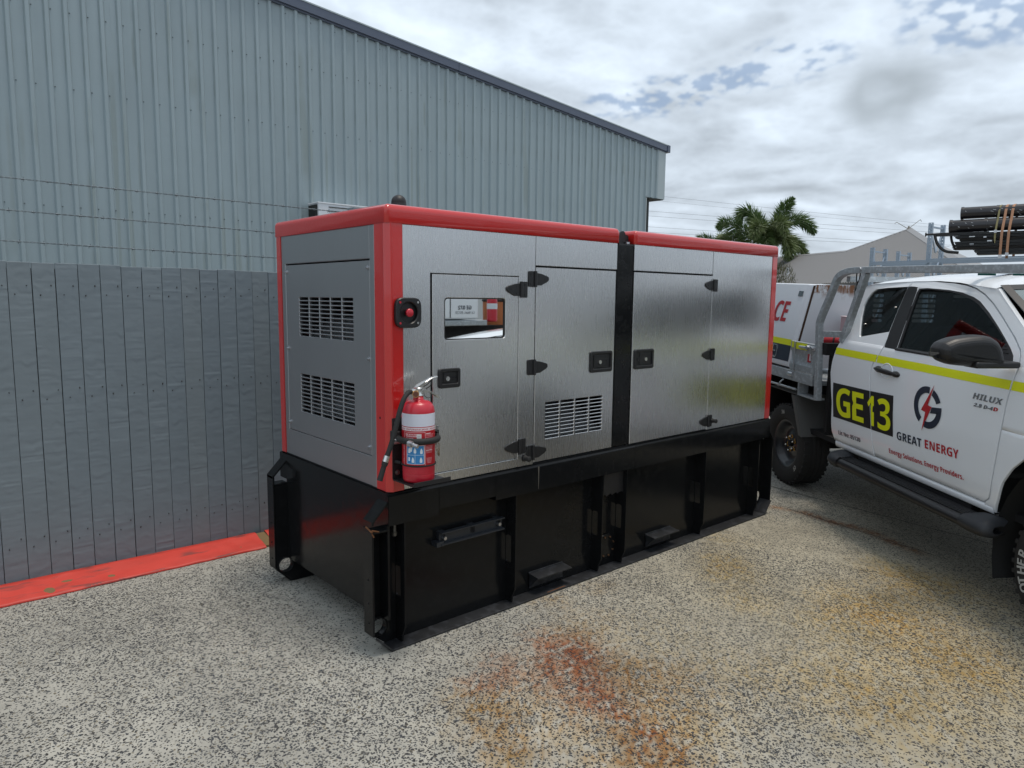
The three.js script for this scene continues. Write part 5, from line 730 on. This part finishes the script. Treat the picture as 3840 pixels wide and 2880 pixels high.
// ---------------------------------------------------------------- beyond the vehicle: house roof, racks with loads, palms, wires
{
  const e = V(0.66105, 0, -0.75034), rt = V(0.75034, 0, 0.66105), th = 31 * Math.PI / 180, us = rt.clone().multiplyScalar(Math.cos(th)).add(V(0, Math.sin(th), 0)), nm = rt.clone().multiplyScalar(-Math.sin(th)).add(V(0, Math.cos(th), 0));
  const HK = 1.3, P0 = V(35.05, 2.566, -17.13), Q = (a, b, n = 0) => P0.clone().addScaledVector(e, a * HK).addScaledVector(us, b * HK).addScaledVector(nm, n * HK).toArray();
  const topB = (a) => a > -1.24 ? lerp(2.6, 3.15, (a + 1.24) / 8.4) : a > -3.79 ? lerp(3.84, 2.6, (a + 3.79) / 2.55) : lerp(0.30, 3.84, (a + 12.2) / 8.41);
  const house = thing('house', 'house with a wide brown grey corrugated hip roof behind the truck', 'house');
  const lo = [], hi = []; for (let a = 9, k = 0; a > -12.1; a -= 0.045, k++) { const n = [0, 0.035, 0.035, 0][k % 4]; lo.push(Q(a, -0.05, n)); hi.push(Q(a, topB(a), n)); }
  mesh('roof', strip([lo, hi].map((r) => r.reverse())), std({ color: col(0.185, 0.182, 0.182), roughness: 0.55 }), house);
  const capM = std({ color: col(0.25, 0.25, 0.255), roughness: 0.5 });
  const bb = (a0, b0, a1, b1, w) => bar(Q(a0, b0, 0.02), Q(a1, b1, 0.02), w, 0.05, nm.toArray());
  mesh('ridge_cap', [bb(9, 3.15, -1.24, 2.6, 0.16)], capM, house); mesh('hip_cap', [bb(-1.24, 2.58, -3.79, 3.84, 0.16)], capM, house); mesh('hip_cap', [bb(-3.79, 3.86, -12.2, 0.38, 0.22)], capM, house);
  mesh('gutter', [bar(Q(9, -0.06, -0.06), Q(-12.2, -0.06, -0.06), 0.12, 0.11)], std({ color: col(0.03, 0.028, 0.027), roughness: 0.5 }), house);
  const wl = (x) => P0.clone().addScaledVector(e, x * HK).addScaledVector(rt, 0.7).toArray();
  mesh('wall', [bar([wl(9)[0], 1.2, wl(9)[2]], [wl(-12)[0], 1.2, wl(-12)[2]], 0.2, 2.4)], std({ color: col(0.16, 0.15, 0.14), roughness: 0.9 }), house);
  mesh('back_roof', strip([[Q(9, 3.15), Q(-1.24, 2.6), Q(-3.79, 3.84), Q(-12.2, 0.3)], [Q(9, 3.15), Q(-1.24, 2.6), Q(-3.79, 3.84), Q(-12.2, 0.3)].map(([x, y, z]) => [x + 4.5, y - 2.6, z + 4.0])]), capM, house);
  const pk = (x, y, z) => { const q = Q(-3.79, 3.86); return [q[0] + x, q[1] + y, q[2] + z]; }, bkM = std({ color: col(0.26, 0.24, 0.2), roughness: 0.8 });
  mesh('service_bracket', [rod(pk(-0.03, 0.03, -0.03), pk(-0.36, 0.35, -0.44), 0.016, 0.013, 6), rod(pk(-0.03, 0.03, -0.03), pk(0.30, 0.46, 0.36), 0.016, 0.013, 6), rod(pk(-0.36, 0.35, -0.44), pk(-0.42, 0.28, -0.5), 0.012, 0.012, 6), rod(pk(0.30, 0.46, 0.36), pk(0.35, 0.37, 0.4), 0.012, 0.012, 6)], bkM, house);
  mesh('insulator_block', [rod(pk(-0.03, -0.04, -0.03), pk(-0.01, 0.16, -0.01), 0.065, 0.04, 6)], bkM, house);
  const vent = mesh('vent_pipe', [rod(Q(0.9, 0.9, 0), [Q(0.9, 0.9)[0], Q(0.9, 0.9)[1] + 0.42, Q(0.9, 0.9)[2]], 0.06, 0.06, 12), lathe([[0.12, 0], [0.06, 0.1], [0.06, 0.12]], 14).translate(...Q(0.9, 0.9, 0))], M.whitePanel, house);

  // pallet racks
  const fwd = V(-0.02, 0, 1).normalize(), sv = V(1, 0, 0.02).normalize();
  const rackUp = (parent, p, yTop, along) => {     // one upright frame: two perforated posts, rungs and a diagonal
    for (const k of [0, 1]) { const b = p.clone().addScaledVector(sv, 0.80 * k), up = new THREE.Group(); void up;
      const holes = []; for (let y = 1.9; y < yTop - 0.03; y += 0.085) { holes.push(rect(-0.030, -0.014, y, y + 0.024)); holes.push(rect(0.014, 0.030, y, y + 0.024)); }
      const m = new THREE.Matrix4().makeBasis(fwd, V(0, 1, 0), fwd.clone().cross(V(0, 1, 0)));
      mesh('upright', [ext(rect(-0.05, 0.05, 0, yTop), 0.004, 0.04, holes).applyMatrix4(m).translate(b.x, 0, b.z), ...[-0.048, 0.048].map((s) => B(s - 0.002, s + 0.002, 0, yTop, -0.03, 0.04).applyMatrix4(m).translate(b.x, 0, b.z))], M.galvBlue, parent); }
    const a = p, c = p.clone().addScaledVector(sv, 0.80); let y = yTop - 0.10, f = true;
    mesh('rung', [bar([a.x, y, a.z], [c.x, y - 0.0, c.z], 0.035, 0.04)], M.galvBlue, parent);
    while (y > 1.0) { const q = y - 0.62; mesh('brace', [bar(f ? [a.x, y - 0.05, a.z] : [c.x, y, c.z], f ? [lerp(a.x, c.x, 0.5), q, lerp(a.z, c.z, 0.5)] : [a.x, q, a.z], 0.03, 0.035)], M.galvBlue, parent); if (f) mesh('brace', [bar([c.x, y - 0.05, c.z], [lerp(a.x, c.x, 0.5), q, lerp(a.z, c.z, 0.5)], 0.03, 0.035)], M.galvBlue, parent); y = q; }
  };
  const A = V(18.16, 0, -5.27), C = V(18.132, 0, -3.884), Bq = V(20.82, 0, -5.62), along = fwd, D = C.clone().addScaledVector(along, 3.2);
  const r1 = thing('pallet_rack', 'galvanised pallet rack carrying strapped black pipes above the truck cab', 'rack');
  rackUp(r1, A, 3.17, along); rackUp(r1, C, 3.72, along);
  for (const k of [0, 1]) for (const [p, q, y] of [[A, C, 2.73], [C, D, 2.76]]) { const o = sv.clone().multiplyScalar(0.80 * k - 0.05); mesh('beam', [bar([p.x + o.x, y, p.z + o.z], [q.x + o.x, y, q.z + o.z], 0.05, 0.055), bar([p.x + o.x, y + 0.05, p.z + o.z], [q.x + o.x, y + 0.05, q.z + o.z], 0.04, 0.035)], M.galvBlue, r1); }
  const r2 = thing('pallet_rack', 'empty galvanised rack frame standing farther back against the brown grey roof', 'rack'); rackUp(r2, Bq, 3.22, along);
  // the load: two bundles of wide black pipe, channels and hooks under them, straps around
  const fl = V(0.17, 0, 0.985).normalize(), sp = (t, s, y) => V(15.36, y, -2.45).addScaledVector(fl, t).addScaledVector(sv, s).toArray();
  const pipeM = phy({ color: col(0.012, 0.011, 0.014), roughness: 0.3, clearcoat: 0.3 }), collar = (y, s, t, r) => rod(sp(t, s, y), sp(t + 0.05, s, y), r, r * 0.985, 28);
  const pipe = (name, label, y, s, t0, t1, r) => { const p = thing(name, label, 'pipe'); mesh('barrel', [rod(sp(t0, s, y), sp(t1, s, y), r, r, 32)], pipeM, p); mesh('collar', collar(y, s, t0, r * 1.09), pipeM, p); mesh('collar', collar(y, s, t0 + (s ? 0.62 : 1.45), r * 1.06), pipeM, p); const rr = rng(Math.floor(y * 100)), g = []; for (let i = 0; i < 16; i++) { const t = t0 + rr() * (t1 - t0) * 0.6, a = 2.4 + rr() * 1.6, o = rt.clone().multiplyScalar(Math.sin(a + 1.57) * -0), q = sp(t, s + r * 1.004 * Math.cos(a), y + r * 1.004 * Math.sin(a)), q2 = sp(t + 0.02 + 0.05 * rr() * rr(), s + r * 1.004 * Math.cos(a + 0.1), y + r * 1.004 * Math.sin(a + 0.1)); g.push(rod(q, q2, 0.0035, 0.0035, 5)); } mesh('scrape_mark', g, M.whitePanel, p, { kind: 'stuff' }); };
  pipe('black_pipe', 'upper black steel pipe on the loaded pallet rack', 3.602, 0.05, 0.05, 3.0, 0.122);
  pipe('black_pipe', 'lower black steel pipe resting on the dark channels of the rack', 3.335, -0.02, -0.12, 3.0, 0.128);
  const st = thing('channel_stack', 'stack of dark steel channels strapped under the black pipes', 'steel stack'), sm = [std({ color: col(0.018, 0.02, 0.022), roughness: 0.55 }), std({ color: col(0.03, 0.033, 0.035), roughness: 0.5 }), std({ color: col(0.02, 0.017, 0.015), roughness: 0.7 })];
  const RR = rng(17); for (let i = 0; i < 8; i++) { const y = 2.75 + i * 0.058, t0 = -0.02 + 0.2 * RR() * (i < 2 ? 1.6 : 0.7) + (i < 2 ? 0.22 : 0), w = 0.34 - 0.02 * (i % 3); mesh('channel', [bar(sp(t0, -0.0, y), sp(2.6 + RR(), -0.0, y), w, 0.044), bar(sp(t0 + 0.01, -w / 2 - 0.01, y + 0.014), sp(2.6, -w / 2 - 0.01, y + 0.014), 0.03, 0.012)], sm[i % 3], st); }
  mesh('label', [[0.32, 2.94, 0.07], [0.62, 3.0, 0.08], [1.25, 2.95, 0.07], [0.55, 3.08, 0.05], [0.30, 3.10, 0.1]].map(([t, y, l]) => bar(sp(t, -0.19, y), sp(t + l, -0.19, y), 0.006, 0.026)), M.whitePanel, st, { kind: 'stuff' });
  const hk = thing('hooked_frame', 'black frame with curved hook handles sticking out from the pipe stack', 'frame');
  mesh('spindle', [rod(sp(-0.55, -0.05, 3.185), sp(0.3, -0.05, 3.185), 0.022, 0.03, 10), rod(sp(-0.55, -0.05, 3.185), sp(-0.53, -0.05, 3.185), 0.045, 0.045, 12), bar(sp(-0.35, -0.05, 3.17), sp(0.6, -0.05, 3.165), 0.06, 0.07)], M.blackSoft, hk);
  mesh('handle', [tube([sp(-0.36, -0.08, 3.17), sp(-0.33, -0.08, 3.05), sp(-0.26, -0.08, 2.92), sp(-0.14, -0.08, 2.82), sp(0.1, -0.08, 2.78)], 0.03, 30, 8)], M.blackSoft, hk); mesh('handle', [tube([sp(-0.12, 0.1, 3.17), sp(-0.10, 0.1, 3.05), sp(-0.04, 0.1, 2.90)], 0.026, 16, 8)], M.blackSoft, hk);
  const strapM = std({ color: col(0.42, 0.22, 0.13), roughness: 0.8 }), khaki = std({ color: col(0.24, 0.21, 0.10), roughness: 0.8 });
  const loop = (t, w, lab, y0, m) => { const s = thing('ratchet_strap', lab, 'strap'); const pts = [[-0.21, y0], [-0.215, 2.95], [-0.215, 3.15], [-0.165, 3.33], [-0.12, 3.44], [-0.085, 3.60], [-0.04, 3.70], [0.05, 3.732], [0.15, 3.69], [0.2, 3.5], [0.22, 3.2], [0.22, y0]]; mesh('webbing', [strip(pts.map(([q, y]) => [sp(t, q, y), sp(t + w, q, y)])), strip(pts.map(([q, y]) => [sp(t, q * 0.985, y - 0.004), sp(t + w, q * 0.985, y - 0.004)]))], m, s); mesh('ratchet', [bar(sp(t - 0.005, -0.22, y0 + 0.02), sp(t + w + 0.01, -0.22, y0 + 0.02), 0.03, 0.06)], M.zinc, s); };
  loop(0.84, 0.045, 'left one of two orange straps around the black pipes', 2.66, strapM); loop(0.955, 0.045, 'right one of two orange straps around the black pipes', 2.70, strapM); loop(0.735, 0.032, 'faded yellow strap hanging around the black pipes beside the orange straps', 3.16, khaki);

  // palms
  const leafM = (r, g, b) => phy({ color: col(r, g, b), roughness: 0.6, side: THREE.DoubleSide, transmission: 0.3, thickness: 0 });
  const green = [leafM(0.10, 0.165, 0.04), leafM(0.075, 0.135, 0.03), leafM(0.14, 0.19, 0.06), leafM(0.2, 0.25, 0.13)];
  const palm = (label, base, scale, fronds, seed, trunkH) => {
    const t = thing('palm_tree', label, 'palm tree'), R = rng(seed), cr = V(...base), pt = (a) => cr.clone().addScaledVector(rt, a[0] * scale).add(V(0, a[1] * scale, 0)).addScaledVector(e, (a[2] ?? 0) * scale);
    mesh('trunk', [rod([base[0], 0, base[2]], [base[0], base[1] - 0.7 * scale, base[2]], 0.14 * scale, 0.11 * scale, 14)], std({ color: col(0.2, 0.18, 0.16), roughness: 0.9 }), t);
    mesh('crown_shaft', [rod([base[0], base[1] - 0.9 * scale, base[2]], [base[0], base[1] + 0.05, base[2]], 0.12 * scale, 0.07 * scale, 14)], green[2], t);
    for (const f of fronds) {
      const c = new THREE.CatmullRomCurve3(f.map(pt)), pos = []; const N = 84;
      for (let i = 5; i < N; i++) { const u = i / N, p = c.getPoint(u), tg = c.getTangent(u), L = (0.52 * Math.sin(Math.PI * Math.pow(u, 0.72)) + 0.13) * scale;
        const n1 = tg.clone().cross(V(0.3, 0.9, 0.2)).normalize(), n2 = tg.clone().cross(n1).normalize();
        for (let k = 0; k < 9; k++) { const a = R() * 6.2832, dir = n1.clone().multiplyScalar(Math.cos(a)).addScaledVector(n2, Math.sin(a)).addScaledVector(tg, 0.75 + 0.4 * R()).normalize(), l = L * (0.7 + 0.45 * R()); const s = dir.clone().cross(V(R() - 0.5, R() - 0.5, R() - 0.5)).normalize().multiplyScalar(0.017 * scale), m = p.clone().addScaledVector(dir, l * 0.5).addScaledVector(V(0, -1, 0), 0.02 * l), q = p.clone().addScaledVector(dir, l).addScaledVector(V(0, -1, 0), 0.16 * l);
          pos.push(...p.toArray(), ...m.clone().add(s).toArray(), ...m.clone().sub(s).toArray(), ...m.clone().add(s).toArray(), ...q.toArray(), ...m.clone().sub(s).toArray()); } }
      const g = new THREE.BufferGeometry(); g.setAttribute('position', new THREE.Float32BufferAttribute(pos, 3)); g.computeVertexNormals();
      const fr = mesh('frond', g, green[Math.floor(R() * 3)], t); mesh('rachis', [new THREE.TubeGeometry(c, 16, 0.016 * scale, 5)], green[2], fr);
    }
  };
  palm('tall feathery palm tree showing above the red generator roof', [40.6, 5.36, -20.8], 1.5, [[[0, 0], [0.3, 0.8], [0.56, 1.4], [0.88, 1.85]], [[0, 0], [0.5, 0.72], [1.1, 0.98], [1.6, 0.78], [1.88, 0.42]], [[0, 0], [-0.8, 0.36], [-1.5, 0.66], [-1.95, 0.80], [-2.18, 0.6]], [[0, 0], [-0.45, 0.9, 0.2], [-0.9, 1.3, 0.3], [-1.2, 1.1, 0.3], [-1.25, 0.6, 0.3]], [[0, 0], [-0.25, 0.8, 0.4], [-0.4, 1.15, 0.9], [-0.35, 1.0, 1.5]], [[0, 0], [0.6, 0.15], [1.15, -0.1], [1.6, -0.45]], [[0, 0], [-0.9, 0.2, 0.3], [-1.7, 0.2, 0.4], [-2.2, -0.1, 0.4]], [[0, 0], [0.08, 0.6, -0.4], [0.1, 0.75, -0.9], [0.15, 0.2, -1.4]], [[0, 0], [-0.5, 0.5, -0.5], [-0.9, 0.55, -1.0], [-1.1, 0.1, -1.3]], [[0, 0], [0.4, 0.35, 0.7], [0.7, 0.4, 1.3], [0.8, 0.0, 1.7]], [[0, 0], [-0.3, 0.3, -0.3], [-0.4, -0.1, -0.8], [-0.4, -0.7, -1.0]], [[0, 0], [0.35, 0.25, -0.4], [0.55, -0.2, -0.7], [0.6, -0.8, -0.8]]], 11, 4);
  palm('low part of a second palm just above the red roof left of the tall palm', [41.2, 4.53, -24.55], 1.35, [[[0, 0], [-0.5, 0.7], [-1.0, 0.9], [-1.4, 0.6]], [[0, 0], [0.4, 0.6], [0.9, 0.7], [1.3, 0.4]], [[0, 0], [-0.8, 0.3], [-1.4, 0.2], [-1.8, -0.2]], [[0, 0], [0, 0.7], [0.1, 1.0, 0.5], [0.1, 0.7, 1.0]]], 23, 4);
  // shrub beside the canopy
  const shr = thing('shrub', 'yellowish green fine leaved shrub behind the right end of the generator', 'shrub'), SR = rng(31); const bushes = [[], []];
  for (let i = 0; i < 2600; i++) { const a = SR() * 6.28, r = Math.pow(SR(), 0.6), y = SR(), c = [16.95 + 0.62 * r * Math.cos(a) * (1 - 0.5 * y * y), 1.55 + 1.15 * y + 0.12 * (SR() - 0.5), -7.25 + 0.62 * r * Math.sin(a) * (1 - 0.5 * y * y)], d = V(SR() - 0.5, SR() * 0.9 + 0.2, SR() - 0.5).normalize().multiplyScalar(0.05 + 0.12 * SR()), s = d.clone().cross(V(SR(), SR(), SR())).normalize().multiplyScalar(0.007); bushes[i % 2].push(c[0] - s.x, c[1] - s.y, c[2] - s.z, c[0] + s.x, c[1] + s.y, c[2] + s.z, c[0] + d.x, c[1] + d.y, c[2] + d.z); }
  bushes.forEach((b, i) => { const g = new THREE.BufferGeometry(); g.setAttribute('position', new THREE.Float32BufferAttribute(b, 3)); g.computeVertexNormals(); mesh('foliage', g, [std({ color: col(0.10, 0.095, 0.022), roughness: 0.8, side: THREE.DoubleSide }), std({ color: col(0.045, 0.052, 0.018), roughness: 0.8, side: THREE.DoubleSide })][i], shr); });
  mesh('stem', [rod([16.95, 0, -7.25], [16.95, 2.3, -7.25], 0.04, 0.015, 8), rod([16.95, 1.2, -7.25], [17.25, 2.3, -7.0], 0.02, 0.01, 6), rod([16.95, 1.2, -7.25], [16.6, 2.3, -7.4], 0.02, 0.01, 6)], std({ color: col(0.12, 0.1, 0.08), roughness: 0.9 }), shr);
  const mast = thing('aerial_mast', 'thin whip mast beside the palm crown', 'mast'); mesh('pole', [rod([38.97, 0, -22.4], [38.97, 7.1, -22.42], 0.03, 0.012, 8)], M.galv, mast); mesh('foot', [rod([38.97, 0, -22.4], [38.97, 0.5, -22.4], 0.07, 0.07, 8)], M.galv, mast);
  // overhead wires
  const wm = std({ color: col(0.16, 0.175, 0.19), roughness: 0.7 }), L = [[[44.13, 9.62, -31.74], [57.87, 7.9, -19.37], 'topmost overhead wire of the span behind the palm', 0.011], [[44.11, 9.25, -31.71], [57.85, 7.65, -19.34], 'second overhead wire from the top behind the palm', 0.008], [[43.28, 8.49, -32.31], [57.82, 7.24, -19.3], 'third overhead wire from the top behind the palm', 0.012], [[43.25, 8.12, -32.28], [56.42, 7.06, -20.51], 'fourth overhead wire from the top behind the palm', 0.012], [[43.19, 7.29, -32.2], [55.91, 6.4, -20.85], 'second lowest overhead wire behind the palm', 0.012], [[43.17, 6.88, -32.16], [55.44, 6.23, -21.24], 'lowest overhead wire behind the palm', 0.012]];
  for (const [a, b, lab, r] of L) { const A1 = V(...a), B1 = V(...b), dd = B1.clone().sub(A1), p = []; for (let i = -4; i <= 14; i++) { const t = i / 10, q = A1.clone().addScaledVector(dd, t); q.y += 0.10 * (t - 0.5) * (t - 0.5) - 0.025; p.push(q.toArray()); } tag(mesh('overhead_wire', [tube(p, r * 0.75, 60, 5)], wm), lab, 'wire', 'overhead wires behind the palm'); }

  // ---- across the yard, behind the photographer: what the steel doors and the window mirror
  const van = thing('service_truck', 'white service truck with GE 072 lettering parked opposite the generator', 'truck');
  mesh('service_body', [B(2.2, 4.56, 1.44, 2.5, 5.0, 6.9, 0.03, 2)], M.white, van); mesh('cab', [B(0.3, 2.1, 0.7, 1.35, 5.05, 6.85, 0.12, 3), B(0.7, 2.1, 1.3, 2.1, 5.15, 6.75, 0.2, 3)], M.white, van);
  mesh('side_window', [B(1.0, 1.8, 1.4, 1.95, 5.12, 5.16)], M.dark, van); mesh('tray_edge', [B(2.15, 4.7, 1.35, 1.425, 4.98, 6.95, 0.01)], M.galv, van); mesh('chassis', [B(0.5, 5.4, 0.55, 1.34, 5.15, 6.7)], M.dark, van);
  for (const x of [1.1, 4.1]) mesh('wheel', [rod([x, 0.2, 5.05], [x, 0.2, 5.35], 0.4, 0.4, 28)], M.rubber, van);
  mesh('door_seam', [B(4.055, 4.068, 1.46, 2.48, 4.996, 5.0)], M.dark, van);
  const t1 = text('GE 072', 0.05), t2 = text('Lic Num: 85120', 0.028, fontR); for (const [t, y, w, x] of [[t1, 1.575, 0.235, 4.43], [t2, 1.515, 0.33, 4.48]]) { const b = new THREE.Box3().setFromBufferAttribute(t.attributes.position); t.scale(w / b.max.x, w / b.max.x, 1).rotateY(Math.PI).translate(x, y, 4.994); } mesh('lettering', [t1, t2], M.navy, van);
  const fx = thing('fire_extinguisher', 'red extinguisher hanging on the service truck opposite the generator', 'fire extinguisher'); mesh('cylinder', [lathe([[0, 0], [0.07, 0], [0.075, 0.02], [0.075, 0.3], [0.05, 0.36], [0.02, 0.37], [0.02, 0.42], [0, 0.42]], 24).translate(4.82, 1.40, 5.02)], M.redSatin, fx); mesh('label_band', [rod([4.82, 1.58, 5.02], [4.82, 1.66, 5.02], 0.0765, 0.0765, 24)], M.whitePanel, fx);
  const dr = thing('orange_drum', 'orange drum beside the service truck opposite the generator', 'drum'); mesh('shell', [lathe([[0, 0], [0.2, 0], [0.21, 0.05], [0.2, 0.4], [0.21, 0.8], [0.2, 1.2], [0.21, 1.7], [0, 1.75]], 24).translate(5.22, 0, 5.4)], std({ color: col(0.4, 0.12, 0.03), roughness: 0.6 }), dr); mesh('rim', [lathe([[0.21, 0], [0.225, 0.02], [0.21, 0.04]], 24).translate(5.22, 1.68, 5.4)], M.rubber, dr);
  const opp = thing('workshop', 'long grey workshop wall on the other side of the yard', 'workshop'); mesh('wall', [B(-16, 26, -0.6, 3.6, 15, 15.3)], std({ color: col(0.50, 0.51, 0.51), roughness: 0.7 }), opp); mesh('roof', [mapV(B(-16.4, 26.4, 3.6, 3.7, 14.5, 26), (x, y, z) => [x, y + (z - 14.5) * 0.12, z])], M.galv, opp);
  for (const x of [-8, 0, 8, 16]) mesh('roller_door', [B(x, x + 4, -0.6, 3.2, 14.95, 14.995)], std({ color: col(0.55, 0.56, 0.57), roughness: 0.6 }), opp);
}

renderer.render(scene, camera);
